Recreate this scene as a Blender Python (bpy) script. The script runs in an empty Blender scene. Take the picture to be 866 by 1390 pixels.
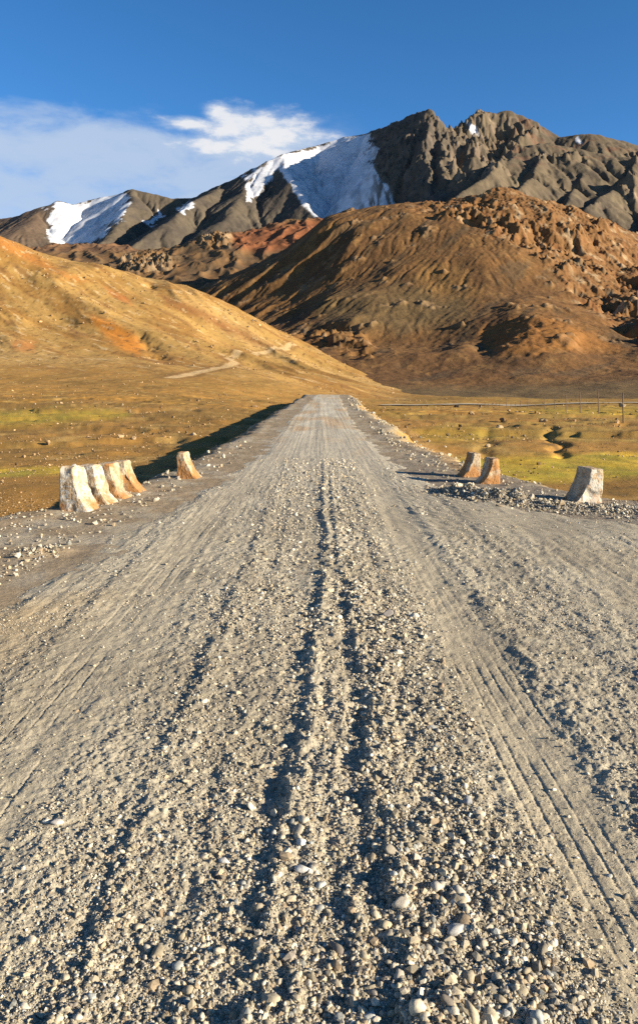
import bpy, bmesh, math, random
import numpy as np
from mathutils import Vector, Matrix, noise as mnoise

random.seed(7)
RNG = np.random.default_rng(11)
C = bpy.context.scene.collection
F, CX, HY, CAMH = 1100.0, 433.0, 522.0, 2.0      # focal length (photo px), principal column, horizon row, eye height
SUN_EL = math.radians(16.0)
SUN_H = (0.935, -0.355)                           # horizontal direction towards the sun

# ------------------------------------------------------------------ numeric helpers
def W(px, py, D):
    return ((px - CX) / F * D, D, CAMH + (HY - py) / F * D)

def _hash(ix, iy, seed):
    h = (ix.astype(np.int64) * 374761393 + iy.astype(np.int64) * 668265263 + seed * 974634777) & 0xFFFFFFFF
    h = ((h ^ (h >> 13)) * 1274126177) & 0xFFFFFFFF
    h = (h ^ (h >> 16)) & 0xFFFFFFFF
    return h.astype(np.float64) / 4294967296.0

def perlin(x, y, seed=0):
    x = np.asarray(x, float); y = np.asarray(y, float)
    x0 = np.floor(x); y0 = np.floor(y)
    fx = x - x0; fy = y - y0
    u = fx * fx * fx * (fx * (fx * 6 - 15) + 10); v = fy * fy * fy * (fy * (fy * 6 - 15) + 10)
    def g(ax, ay):
        a = _hash(x0 + ax, y0 + ay, seed) * (2 * math.pi)
        return np.cos(a) * (fx - ax) + np.sin(a) * (fy - ay)
    n0 = g(0, 0) * (1 - u) + g(1, 0) * u
    n1 = g(0, 1) * (1 - u) + g(1, 1) * u
    return (n0 * (1 - v) + n1 * v) * 1.5

def fbm(x, y, octv=5, seed=0, gain=0.5, lac=2.03):
    s = 0; a = 1.0; t = 0
    for k in range(octv):
        s = s + a * perlin(x, y, seed + k * 17); t += a
        x = x * lac + 13.7; y = y * lac - 7.3; a *= gain
    return s / t

def ridged(x, y, octv=5, seed=0, gain=0.5, lac=2.07):
    s = 0; a = 1.0; t = 0; w = 1.0
    for k in range(octv):
        n = 1 - np.abs(perlin(x, y, seed + k * 31)) * 1.6
        n = np.clip(n, 0, 1) ** 2 * w
        s = s + a * n; t += a
        w = np.clip(n * 1.6, 0, 1)
        x = x * lac + 5.1; y = y * lac + 9.2; a *= gain
    return s / t

def worley(x, y, seed=0):
    x0 = np.floor(x); y0 = np.floor(y)
    d1 = np.full(x.shape, 9.0); d2 = np.full(x.shape, 9.0); cid = np.zeros(x.shape)
    for i in (-1, 0, 1):
        for j in (-1, 0, 1):
            px = x0 + i + _hash(x0 + i, y0 + j, seed); py = y0 + j + _hash(x0 + i, y0 + j, seed + 5)
            d = np.hypot(px - x, py - y); idv = _hash(x0 + i, y0 + j, seed + 9)
            m = d < d1
            d2 = np.where(m, d1, np.minimum(d2, d)); cid = np.where(m, idv, cid); d1 = np.where(m, d, d1)
    return d1, d2, cid

def sstep(a, b, x):
    t = np.clip((x - a) / (b - a), 0, 1); return t * t * (3 - 2 * t)

class TPS:
    """thin plate spline over (px, log depth) giving height / (depth + 100)"""
    def __init__(self, pts):
        p = np.array(pts, float)
        self.c = np.stack([p[:, 0] / 180.0, np.log(p[:, 1]) * 2.2], 1)
        v = p[:, 2] / (p[:, 1] + 100.0)
        n = len(p); A = np.zeros((n + 3, n + 3))
        A[:n, :n] = self.k(self.c[:, None, :] - self.c[None]); A[:n, :n] += np.eye(n) * 1e-3
        A[:n, n] = 1; A[:n, n + 1:] = self.c; A[n, :n] = 1; A[n + 1:, :n] = self.c.T
        self.w = np.linalg.solve(A, np.concatenate([v, [0, 0, 0]]))
    @staticmethod
    def k(d):
        r2 = (d ** 2).sum(-1); return 0.5 * r2 * np.log(r2 + 1e-9)
    def __call__(self, u, D):
        a = u / 180.0; b = np.log(D) * 2.2
        s = self.w[-3] + self.w[-2] * a + self.w[-1] * b
        for i, (ca, cb) in enumerate(self.c):
            r2 = (a - ca) ** 2 + (b - cb) ** 2
            s = s + self.w[i] * 0.5 * r2 * np.log(r2 + 1e-9)
        return s * (D + 100.0)

def polymask(px, py, poly, soft=6.0):
    """1 inside the polygon, falling to 0 over `soft`"""
    p = np.array(poly, float); inside = np.zeros(px.shape, bool); dm = np.full(px.shape, 1e9)
    for i in range(len(p)):
        x1, y1 = p[i - 1]; x2, y2 = p[i]
        c = ((y1 > py) != (y2 > py)) & (px < (x2 - x1) * (py - y1) / (y2 - y1 + 1e-12) + x1)
        inside ^= c
        dx, dy = x2 - x1, y2 - y1
        t = np.clip(((px - x1) * dx + (py - y1) * dy) / (dx * dx + dy * dy + 1e-12), 0, 1)
        dm = np.minimum(dm, np.hypot(px - x1 - t * dx, py - y1 - t * dy))
    sd = np.where(inside, dm, -dm)
    return sstep(-soft, soft, sd)

def linedist(X, Y, pts):
    d = np.full(X.shape, 1e9); z = np.zeros(X.shape)
    for (x1, y1, z1), (x2, y2, z2) in zip(pts[:-1], pts[1:]):
        dx, dy = x2 - x1, y2 - y1
        t = np.clip(((X - x1) * dx + (Y - y1) * dy) / (dx * dx + dy * dy + 1e-12), 0, 1)
        dd = np.hypot(X - x1 - t * dx, Y - y1 - t * dy)
        m = dd < d; d = np.where(m, dd, d); z = np.where(m, z1 + t * (z2 - z1), z)
    return d, z

def tent(X, Y, pts, slope, rnd, jag=0.0):
    """a ridge: the highest over every segment of (ridge height - slope * distance)"""
    out = np.full(X.shape, -1e9)
    for (x1, y1, z1), (x2, y2, z2) in zip(pts[:-1], pts[1:]):
        dx, dy = x2 - x1, y2 - y1
        t = np.clip(((X - x1) * dx + (Y - y1) * dy) / (dx * dx + dy * dy + 1e-12), 0, 1)
        dd = np.hypot(X - x1 - t * dx, Y - y1 - t * dy)
        out = np.maximum(out, z1 + t * (z2 - z1) - slope * (np.sqrt(dd * dd + rnd * rnd) - rnd))
    return out

def erode(H, cell, batches=30, n=6000, steps=45, seed=3, rate=0.25, cap=6.0, mask=None):
    """many rain drops at once run downhill, cutting gullies and dropping fans"""
    r = np.random.default_rng(seed); h = H / cell; ny, nx = h.shape
    for b in range(batches):
        x = r.uniform(2, nx - 4, n); y = r.uniform(2, ny - 4, n); dx = np.zeros(n); dy = np.zeros(n)
        sed = np.zeros(n); vel = np.ones(n); wat = np.ones(n)
        for s in range(steps):
            ix = x.astype(int); iy = y.astype(int); fx = x - ix; fy = y - iy
            a = h[iy, ix]; bb = h[iy, ix + 1]; c = h[iy + 1, ix]; d = h[iy + 1, ix + 1]
            gx = (bb - a) * (1 - fy) + (d - c) * fy; gy = (c - a) * (1 - fx) + (d - bb) * fx
            z0 = a * (1 - fx) * (1 - fy) + bb * fx * (1 - fy) + c * (1 - fx) * fy + d * fx * fy
            dx = dx * 0.3 - gx * 0.7; dy = dy * 0.3 - gy * 0.7
            L = np.hypot(dx, dy) + 1e-9; dx /= L; dy /= L
            xn = np.clip(x + dx, 2, nx - 4); yn = np.clip(y + dy, 2, ny - 4)
            jx = xn.astype(int); jy = yn.astype(int); gx2 = xn - jx; gy2 = yn - jy
            z1 = (h[jy, jx] * (1 - gx2) * (1 - gy2) + h[jy, jx + 1] * gx2 * (1 - gy2) + h[jy + 1, jx] * (1 - gx2) * gy2 + h[jy + 1, jx + 1] * gx2 * gy2)
            dh = z1 - z0
            capy = np.maximum(-dh, 0.01) * vel * wat * cap
            dep = np.where(dh > 0, np.minimum(dh, sed), np.where(sed > capy, (sed - capy) * 0.3, -np.minimum((capy - sed) * rate, np.maximum(-dh, 0) * 0.5)))
            if mask is not None: dep = dep * mask[iy, ix]
            sed -= dep
            for oy, ox, wgt in ((0, 0, (1 - fx) * (1 - fy)), (0, 1, fx * (1 - fy)), (1, 0, (1 - fx) * fy), (1, 1, fx * fy)):
                np.add.at(h, (iy + oy, ix + ox), dep * wgt * 0.5)
            vel = np.sqrt(np.maximum(vel * vel - dh * 3, 0.05)); wat *= 0.975; x = xn; y = yn
    return h * cell

def terrace(n, k, sharp=.35):
    """broken ledges: flat treads, steep risers"""
    t = n * k; f = np.floor(t); return (f + sstep(.5 - sharp, .5 + sharp, t - f)) / k

def bilin(G, x0, y0, cell, X, Y):
    gx = np.clip((X - x0) / cell, 0, G.shape[1] - 1.001); gy = np.clip((Y - y0) / cell, 0, G.shape[0] - 1.001)
    ix = gx.astype(int); iy = gy.astype(int); fx = gx - ix; fy = gy - iy
    return (G[iy, ix] * (1 - fx) * (1 - fy) + G[iy, ix + 1] * fx * (1 - fy) + G[iy + 1, ix] * (1 - fx) * fy + G[iy + 1, ix + 1] * fx * fy)

def cmix(a, b, m):
    m = np.asarray(m)[..., None]; return np.asarray(a) * (1 - m) + np.asarray(b) * m

def mesh_from(name, verts, faces, mat, col=None, smooth=True, parent=None):
    """verts Nx3, faces MxK, col Nx3"""
    me = bpy.data.meshes.new(name); n = len(verts); f = np.ascontiguousarray(faces, np.int32); m, k = f.shape
    me.vertices.add(n); me.vertices.foreach_set("co", np.ascontiguousarray(verts, np.float32).ravel())
    me.loops.add(m * k); me.loops.foreach_set("vertex_index", f.ravel())
    me.polygons.add(m); me.polygons.foreach_set("loop_start", np.arange(0, m * k, k, dtype=np.int32))
    me.polygons.foreach_set("use_smooth", np.full(m, smooth, bool))
    if col is not None:
        at = me.attributes.new("col", 'FLOAT_COLOR', 'POINT')
        at.data.foreach_set("color", np.concatenate([col, np.ones((n, 1))], 1).astype(np.float32).ravel())
    me.update(calc_edges=True); me.materials.append(mat)
    o = bpy.data.objects.new(name, me); C.objects.link(o); o.parent = parent
    return o

def sheet(name, X, Y, Z, mat, col):
    ny, nx = X.shape; i = np.arange(ny * nx).reshape(ny, nx)
    f = np.stack([i[:-1, :-1], i[:-1, 1:], i[1:, 1:], i[1:, :-1]], -1).reshape(-1, 4)
    o = mesh_from(name, np.stack([X, Y, Z], -1).reshape(-1, 3), f, mat, col.reshape(-1, 3))
    o["kind"] = "structure"
    return o

def tag(o, label, cat, group=None):
    o["label"] = label; o["category"] = cat
    if group: o["group"] = group
    return o

# ------------------------------------------------------------------ materials
def new_mat(name):
    m = bpy.data.materials.new(name); m.use_nodes = True; nt = m.node_tree
    b = nt.nodes["Principled BSDF"]; return m, nt, b

def N(nt, typ, **kw):
    n = nt.nodes.new(typ)
    for k, v in kw.items():
        if k in n.inputs.keys(): n.inputs[k].default_value = v
        else: setattr(n, k, v)
    return n

def terrain_mat(name, s1, s2, var, bump, bdist, rough=0.95, spec=0.15, bs=None, sx=1.0):
    """vertex colour times two scales of mottling, with bump on top"""
    m, nt, b = new_mat(name); L = nt.links.new
    at = N(nt, 'ShaderNodeAttribute', attribute_name='col'); tc = N(nt, 'ShaderNodeTexCoord')
    mp = N(nt, 'ShaderNodeMapping'); mp.inputs['Scale'].default_value = (sx, 1, 1); L(tc.outputs['Object'], mp.inputs[0])
    n1 = N(nt, 'ShaderNodeTexNoise', Scale=s1, Detail=8.0, Roughness=0.65); L(mp.outputs[0], n1.inputs[0])
    n2 = N(nt, 'ShaderNodeTexNoise', Scale=s2, Detail=5.0, Roughness=0.7); L(mp.outputs[0], n2.inputs[0])
    r1 = N(nt, 'ShaderNodeMapRange'); r1.inputs[1].default_value = .3; r1.inputs[2].default_value = .7
    r1.inputs[3].default_value = 1 - var; r1.inputs[4].default_value = 1 + var; L(n1.outputs[0], r1.inputs[0])
    r2 = N(nt, 'ShaderNodeMapRange'); r2.inputs[1].default_value = .3; r2.inputs[2].default_value = .7
    r2.inputs[3].default_value = 1 - var; r2.inputs[4].default_value = 1 + var; L(n2.outputs[0], r2.inputs[0])
    mu = N(nt, 'ShaderNodeMath', operation='MULTIPLY'); L(r1.outputs[0], mu.inputs[0]); L(r2.outputs[0], mu.inputs[1])
    vm = N(nt, 'ShaderNodeVectorMath', operation='SCALE'); L(at.outputs['Color'], vm.inputs[0]); L(mu.outputs[0], vm.inputs['Scale'])
    L(vm.outputs[0], b.inputs['Base Color'])
    nb = N(nt, 'ShaderNodeTexNoise', Scale=bs or s2, Detail=9.0, Roughness=0.7); L(mp.outputs[0], nb.inputs[0])
    bp = N(nt, 'ShaderNodeBump', Strength=bump, Distance=bdist); L(nb.outputs[0], bp.inputs['Height']); L(bp.outputs[0], b.inputs['Normal'])
    b.inputs['Roughness'].default_value = rough; b.inputs['Specular IOR Level'].default_value = spec
    return m

# ------------------------------------------------------------------ line of the road and its bank
def interp(D, tab): a = np.array(tab, float); return np.interp(D, a[:, 0], a[:, 1])
XL_T = [(0, -9), (6, -7.5), (10, -5.8), (12, -4.9), (14, -4.1), (16, -3.65), (18, -3.25), (22, -3.0), (50, -2.9), (95, -3.0), (140, -3.1), (900, -3.1)]
XR_T = [(0, 14), (8, 12), (11, 9), (13, 6.6), (15, 4.7), (18, 3.7), (25, 3.1), (50, 3.0), (140, 3.2), (900, 3.2)]
RL_T = [(0, -3.5), (8, -3.15), (14, -2.65), (22, -2.15), (140, -2.05), (900, -2.05)]
RR_T = [(0, 12), (7, 10), (9.5, 7.5), (11, 5.4), (12.5, 3.9), (15, 2.8), (19, 2.3), (60, 2.15), (900, 2.1)]
def edgeL(D): return roadmid(D) + interp(D, XL_T) + 0.22 * perlin(D * 0.35, D * 0 + .5, 4) + .30 * perlin(D * .11, D * 0 + .7, 14) + 0.22 * perlin(D * 1.3, D * 0 + .5, 5)
def edgeR(D): return roadmid(D) + interp(D, XR_T) + 0.22 * perlin(D * 0.35, D * 0 + .5, 6) + .55 * perlin(D * .10, D * 0 + .7, 16) + 0.12 * perlin(D * 1.3, D * 0 + .5, 7)
def roadfall(D): return .45 * sstep(35, 112, D) - 4.6 * sstep(122, 215, D)
def roadmid(D): return 1.25 * sstep(28, 135, D)

def P(u, D, py): return (u, D, CAMH + (HY - py) / F * D)
gp = []
for u in (-350, -150, 0, 200, 433, 650, 866, 1050, 1250):
    for D in (6, 14, 30, 60): gp.append((u, D, -1.2))
for u, py in ((-350, 555), (-150, 553), (0, 552), (150, 552), (300, 554)): gp.append(P(u, 95, py))
for u, z in ((433, -1.4), (600, -1.6), (750, -1.7), (866, -1.7), (1100, -1.7)): gp.append((u, 100, z))
for u, py in ((-350, 510), (-150, 520), (0, 525), (150, 527), (300, 534)): gp.append(P(u, 180, py))
for u, z in ((433, -2.8), (520, -3.2), (600, -3.3), (750, -3.2), (866, -3.2), (1200, -3.2)): gp.append((u, 200, z))
for u, py in ((-350, 470), (-150, 485), (0, 496), (150, 500), (300, 508), (400, 522), (433, 529)): gp.append(P(u, 280, py))
for u, z in ((520, -3.0), (620, -3.0), (866, -3), (1200, -3)): gp.append((u, 300, z))
for u, py in ((-350, 400), (-150, 435), (0, 455), (150, 463), (300, 480), (380, 497), (433, 510), (500, 524)): gp.append(P(u, 370, py))
for u, py in ((-350, 300), (-150, 345), (0, 390), (150, 410), (300, 446), (380, 473), (433, 492), (520, 519)): gp.append(P(u, 480, py))
for u, py in ((-350, 200), (-150, 265), (0, 318), (60, 343), (130, 361), (200, 379), (260, 393), (300, 408), (350, 434), (400, 460), (430, 475), (480, 497), (530, 517), (575, 531)): gp.append(P(u, 600, py))
for u, py in ((-150, 290), (0, 345), (130, 388), (260, 425), (350, 465), (430, 505), (530, 532)): gp.append(P(u, 720, py))
for u, z in ((620, -5), (866, -8), (1200, -8)): gp.append((u, 450, z)); gp.append((u, 700, z - 4))
for u in (-350, 0, 300, 600, 900, 1200): gp.append((u, 1150, -12.0))
TG = TPS(gp)

RUBBLE = [W(598, 667, 15.2), W(640, 676, 14.2), W(700, 681, 13.8), W(770, 686, 13.2), W(866, 697, 12.6), W(990, 712, 12.0)]
HEAP = [W(618, 667, 15.2), W(640, 674, 14.5), W(662, 679, 14.0), W(700, 681, 13.9)]  # low mound added so that its cast shadow darkens this spot
MOUND = [W(40, 752, 9.55), W(70, 748, 9.7)]
DITCH = [(11.0, 37, 0), (12.5, 42, 0), (13.6, 47, 0), (15.0, 53, 0), (17.6, 61, 0), (16.5, 66, 0)]
DITCH2 = [(6.5, 33, 0), (8.2, 40, 0), (10.0, 48, 0), (12.8, 62, 0), (11.5, 72, 0), (8.0, 82, 0)]
DITCH3 = [(-60, 108, 0), (-45, 104, 0), (-30, 106, 0), (-18, 100, 0), (-9, 101, 0)]

def gully_field(X, D, u):
    """hill A: gentle gullies slanting down to the right across the slope"""
    k = sstep(250, 420, D) * sstep(560, 400, u)
    s = X * 0.6 + D * 0.55
    t = X * 0.75 - D * 0.45
    g = ridged(s / 60.0 + 0.4 * perlin(X / 90, D / 90, 3), t / 260.0, 5, 21) - 0.4
    h = fbm(s / 16.0, t / 70.0, 5, 41)
    return k * (g * 5.0 + h * 2.2)

def plain_z(X, D):
    u = CX + F * X / D
    z = TG(u, D)
    far = sstep(5, 60, D)
    z = z + fbm(X / 9.0, D / 14.0, 5, 2) * 0.28 * sstep(8, 25, D) + fbm(X / 1.6, D / 2.0, 5, 8) * 0.10 * far
    z = z + fbm(X / 45.0, D / 60.0, 4, 12) * 1.3 * sstep(60, 200, D) + gully_field(X, D, u)
    # steps and little banks of a dry flood plain
    w = fbm(X / 22.0, D / 9.0, 5, 33)
    z = z - 0.28 * sstep(0.02, 0.10, w) * sstep(26, 45, D) * sstep(220, 130, D)
    for ln, wd, dp in ((DITCH, 0.34, 0.20), (DITCH2, 0.35, 0.10), (DITCH3, 1.0, 0.30)):
        d, _ = linedist(X + 0.5 * perlin(D / 3.0, X * 0, 3), D, ln)
        z = z - dp * np.exp(-(d / wd) ** 2)
    # scars cut in the foot of hill A
    for (px, py, Dq, rx, dp) in ((203, 468, 372, 4.0, 2.6), (214, 485, 345, 4.5, 2.8), (192, 452, 392, 3.0, 2.0), (205, 392, 560, 4, 4)):
        qx, qy, _ = W(px, py, Dq)
        a = (X - qx) + (D - qy) * 0.25; b = (D - qy)
        z = z - dp * np.exp(-(a / rx) ** 2 - (b / (rx * 2.6)) ** 2) * (0.75 + 0.6 * fbm(X / 4, D / 4, 3, 6))
    return z

def ground_z(X, D):
    """natural ground, with the flat shelf the road is built on"""
    zp = plain_z(X, D)
    el, er = edgeL(D), edgeR(D)
    rough = 0.10 * fbm(X / 0.8, D / 0.8, 4, 9)
    on = sstep(-1.7, 0.0, X - el + rough * 3) * sstep(1.7, 0.0, X - er + rough * 3) * sstep(250, 200, D)
    top = roadfall(D) + 0.012 * fbm(X / 0.25, D / 0.3, 4, 14) + 0.03 * fbm(X / 1.2, D / 1.5, 3, 15)
    z = zp * (1 - on) + top * on
    d, _ = linedist(X, D, RUBBLE); z = z + 0.07 * np.exp(-(d / 0.30) ** 2) * (0.7 + 0.9 * fbm(X / .25, D / .25, 3, 51))
    d, _ = linedist(X, D, HEAP); z = z + 0.15 * np.exp(-(d / 0.24) ** 2) * (.7 + .9 * fbm(X / .3, D / .3, 3, 52))
    d, _ = linedist(X, D, MOUND); z = z + 0.05 * np.exp(-(d / 0.20) ** 2)
    # low lip of thrown gravel along both edges
    z = z + 0.02 * np.exp(-((X - el - .25) / .22) ** 2) + 0.02 * np.exp(-((X - er + .25) / .22) ** 2) * (D > 16)
    return z

def road_profile(X, D):
    """ruts and gravel ridges thrown up between the wheel lines"""
    fade = sstep(26, 10, D)
    wob = 0.022 * perlin(D / 1.7, D * 0 + 1.5, 61) + 0.018 * perlin(D / 0.45, D * 0 + 1.5, 62) + .02 * perlin(D / .12, X / .2, 64)
    amp = 0.70 + 0.8 * perlin(D / .9, X * 0 + 3.3, 63) + 0.8 * perlin(D / .22, X * 4, 69) + .5 * perlin(D / .09, X / .05, 70)
    z = 0
    cl = np.interp(D, [2, 3.1, 4, 4.6, 6.1, 8.5, 14, 22], [-.30, -.27, -.19, -.14, -.09, 0.0, .03, .06])
    cr = np.interp(D, [2, 3, 4, 5, 6.5, 10, 14, 22], [.20, .22, .19, .25, .22, .18, .2, .24])
    def crest(c, h, wl, wr):                   # steep towards -X, long towards +X
        q = X - c - wob
        return h * np.where(q < 0, np.exp(-(q / wl) ** 2), np.exp(-(q / wr) ** 2))
    z = z + crest(cl + .07, .029, .045, .11) * np.clip(amp, .1, 1.5) + crest(cr + .07, .031, .045, .30) * np.clip(amp, .15, 1.5)
    z = z + crest(cl + .20, .013, .03, .05) * np.clip(1.5 - amp, 0, 1.4) + crest(cr - .10, .013, .03, .05) * np.clip(1.3 - amp, 0, 1.4)
    z = z + crest(-.80, .014, .05, .18) * np.clip(amp + .2, 0, 1.3) + crest(-.46, .010, .05, .15) * np.clip(1.4 - amp, 0, 1.2)
    z = z + crest(1.50, .012, .07, .40) * np.clip(amp + .1, 0, 1.4) + crest(2.2, .012, .08, .4) + crest(-2.05, .010, .06, .2) + crest(.66, .010, .05, .2) * np.clip(1.5 - amp, 0, 1.3)
    z = z - .012 * np.exp(-((X - 1.15) / .2) ** 2) - .010 * np.exp(-((X + 1.55) / .3) ** 2)
    z = z + .009 * fbm(X / .13 + .6 * wob, D / 5.0, 3, 65) * sstep(4, 9, D)
    return z * fade + 0.012 * crest(.1, 1, .2, .3) * (1 - fade) + .010 * fbm(X / .22, D / 16.0, 3, 66) * (1 - fade)

def tread(X, D):
    """tyre tread print in the smooth wheel line on the right"""
    q = X - 1.15 - 0.02 * perlin(D / 3, D * 0, 71)
    band = sstep(.215, .195, np.abs(q)) * sstep(14, 7, D)
    grooves = np.maximum.reduce([np.exp(-((q - c) / .0085) ** 2) for c in (-.19, -.115, -.04, .035, .11, .19)])
    lug = sstep(.2, .6, np.sin(D * 2 * math.pi / .055 + q * 40)) * (np.abs(q) > .05)
    patchy = np.clip(0.65 + 1.8 * fbm(X / .4, D / 1.0, 4, 72), 0, 1)
    q2 = X + 1.62
    b2 = sstep(.2, .17, np.abs(q2)) * sstep(20, 9, D)
    g2 = np.maximum.reduce([np.exp(-((q2 - c) / .008) ** 2) for c in (-.15, -.05, .05, .15)])
    return -(grooves * .0048 + lug * .0036) * band * patchy - g2 * .005 * b2 * patchy

def road_z(X, D, fine=True):
    z = 0.018 + roadfall(D) + road_profile(X, D) + tread(X, D)
    z = z + 0.02 * fbm(X / 1.5, D / 3.0, 3, 81) + 0.010 * fbm(X / .16, D / .22, 3, 82) * sstep(40, 15, D)
    z = z + 0.03 * perlin(D / 4.5, X / 8, 85) * sstep(25, 60, D)        # washboard further off
    if fine:
        sm = smoothness(X, D)
        z = z + (0.0085 * fbm(X / .035, D / .035, 3, 83) * sstep(9, 4, D) + 0.012 * fbm(X / .09, D / .11, 3, 84) * sstep(30, 12, D)) * (1.15 - .85 * sm)
    rl, rr = (interp(D, RL_T) + roadmid(D)), (interp(D, RR_T) + roadmid(D))
    e = 0.42 * fbm(X / .6, D / 1.1, 4, 86)
    mk = sstep(-.15, .75, X - rl + e) * sstep(-.15, .75, rr - X - e); base = roadfall(D)
    z = base + (z - base) * mk - .05 * (1 - mk)
    return z

def smoothness(X, D):
    """1 on the packed wheel lines, 0 on loose gravel"""
    w = 0.25 * fbm(X / .5, D / 1.6, 4, 91)
    s = np.exp(-((X - 1.15) / .24) ** 4) + .75 * np.exp(-((X + 1.58 + w) / .36) ** 4) + .8 * np.exp(-((X - 3.1 + w * 2) / .55) ** 4) + .7 * np.exp(-((X + 2.6 + w) / .3) ** 4)
    s = s + .35 * sstep(3.6, 5, X)
    return np.clip(s + w * 1.1, 0, 1)

# ================================================================== GROUND
M_ground = terrain_mat('ground_soil', 1.3, 9.0, .16, .55, .05, bs=7.0)
M_road = terrain_mat('road_gravel', 2.2, 60.0, .10, .65, .012, bs=75.0)

def on_ground(px, py, d0=60, d1=640, find=ground_z):
    """the nearest point of the ground seen at a pixel of the photograph"""
    D = np.exp(np.linspace(math.log(d0), math.log(d1), 1500)); X = (px - CX) / F * D
    p = HY - (find(X, D) - CAMH) / D * F
    i = np.argmax(p <= py) if (p <= py).any() else int(np.argmin(p))
    return np.array([X[i], D[i]])
tk = [on_ground(*p, 150) for p in ((232, 513), (246, 510), (262, 507), (290, 501), (310, 497), (319, 492), (311, 487), (320, 483), (350, 479), (378, 472), (392, 470), (399, 466.5))]
def ground_color(X, D, Z):
    px = CX + F * X / D; py = HY - (Z - CAMH) / D * F
    n1 = fbm(X / 14, D / 22, 5, 101); n2 = fbm(X / 3.5, D / 5.0, 5, 102); n3 = fbm(X / .8, D / .9, 4, 103)
    c = cmix((.29, .175, .060), (.19, .115, .042), sstep(-.25, .3, n1 + .5 * n2))       # dry brown grass and soil
    c = cmix(c, (.33, .225, .10), sstep(.12, .42, n2 + .3 * n3))
    c = cmix(c, (.10, .070, .036), .8 * sstep(.15, .45, fbm(X / 1.6, D / 2.4, 5, 104)) * sstep(200, 120, D))
    c = cmix(c, (.36, .27, .085), (.15 + .35 * sstep(470, 560, px)) * sstep(-.3, .3, n1 + n2) * sstep(20, 34, D))
    # green and yellow turf along wet ground
    wx = 6 * n1
    gr = polymask(px + wx * 4, py + 5 * n2, [(560, 628), (640, 622), (760, 618), (900, 612), (1150, 606), (1150, 636), (900, 644), (800, 652), (690, 656), (600, 648)], 6)
    gr2 = polymask(px, py + 5 * n2 + 4 * n1, [(-250, 566), (0, 560), (60, 556), (130, 554), (180, 560), (170, 568), (60, 575), (-250, 590)], 5) * .75
    gr3 = polymask(px, py + 5 * n2 + 3 * n1, [(-250, 634), (0, 634), (60, 632), (105, 636), (90, 643), (0, 646), (-250, 655)], 4)
    gr4 = polymask(px, py + 4 * n2, [(560, 585), (600, 578), (660, 578), (700, 590), (640, 600), (570, 600)], 6) * .4
    gr5 = polymask(px, py + 3 * n2, [(690, 556), (866, 552), (1100, 552), (1100, 566), (866, 566), (750, 562)], 4) * .55
    gt = np.clip(.55 + 1.5 * fbm(X / 2.5, D / 5, 4, 105), 0, 1)
    gc = cmix((.50, .37, .055), (.27, .26, .045), gt)
    c = cmix(c, gc, np.clip(np.maximum.reduce([gr, gr2, gr3, gr4, gr5]) * (.8 + .7 * n3), 0, 1))
    # hill A: ochre, paler, with streaks down the slope
    h = sstep(215, 330, D) * sstep(640, 520, px)
    s = X * 0.6 + D * 0.55; t = X * 0.75 - D * 0.45
    st = fbm(s / 14, t / 90, 5, 106); st2 = fbm(s / 45, t / 160, 4, 107)
    hc = cmix((.36, .245, .105), (.28, .165, .06), sstep(-.25, .3, st + .4 * n1))
    hc = cmix(hc, (.42, .30, .15), .8 * sstep(.1, .4, st2 + .3 * n2))
    hc = cmix(hc, (.22, .125, .06), .7 * sstep(.15, .38, fbm(s / 9, t / 40, 5, 108)))
    def pm(poly, soft): return polymask(px + 8 * st, py + 6 * n2, poly, soft)
    hc = cmix(hc, (.50, .215, .045), .85 * pm([(128, 428), (150, 436), (178, 452), (196, 470), (192, 482), (170, 475), (145, 455), (128, 436)], 6))
    hc = cmix(hc, (.42, .19, .06), .75 * pm([(-10, 312), (30, 334), (80, 366), (120, 382), (90, 378), (40, 352), (-10, 330)], 5))
    hc = cmix(hc, (.40, .16, .06), .7 * pm([(140, 388), (170, 402), (180, 416), (150, 402)], 4))
    hc = cmix(hc, (.40, .16, .06), .6 * pm([(20, 462), (50, 465), (45, 478), (15, 475)], 5))
    hc = cmix(hc, (.23, .105, .05), .7 * pm([(220, 400), (270, 418), (330, 448), (370, 470), (350, 470), (290, 440), (225, 412)], 6))
    hc = cmix(hc, (.46, .31, .13), .7 * pm([(245, 425), (290, 455), (330, 482), (410, 520), (400, 525), (320, 492), (270, 452)], 4))
    c = cmix(c, hc, h)
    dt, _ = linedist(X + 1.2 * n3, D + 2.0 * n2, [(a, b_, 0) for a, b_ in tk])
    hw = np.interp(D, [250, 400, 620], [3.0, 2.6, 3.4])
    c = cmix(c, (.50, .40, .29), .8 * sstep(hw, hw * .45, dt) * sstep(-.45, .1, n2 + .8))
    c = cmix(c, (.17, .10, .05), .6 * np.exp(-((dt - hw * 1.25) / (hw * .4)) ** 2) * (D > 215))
    sp_ = sstep(.22, .34, fbm(X / 2.6, D / 5.5, 4, 109)) * h
    c = cmix(c, (.15, .09, .045), .75 * sp_)
    c = cmix(c, (.52, .42, .30), .7 * sstep(.30, .38, fbm(s / 3.0, t / 14, 4, 110)) * h)
    # gravel shoulder of the road
    el, er = edgeL(D), edgeR(D)
    on = sstep(-.9, .1, X - el + n3 * .6) * sstep(.9, -.1, X - er + n3 * .6) * sstep(240, 200, D)
    sc = cmix((.29, .225, .145), (.36, .31, .225), sstep(-.2, .3, n2 + n3))
    sc = cmix(sc, (.22, .19, .15), np.clip(sstep(-1, 2, X) * sstep(26, 16, D), 0, 1) * .7)
    c = cmix(c, sc, on)
    c = cmix(c, (.40, .26, .12), .7 * polymask(px + 6 * n3, py + 6 * n2, [(560, 585), (600, 612), (640, 638), (620, 640), (575, 610), (530, 570), (520, 556)], 4) * (D < 60))
    return c

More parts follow.
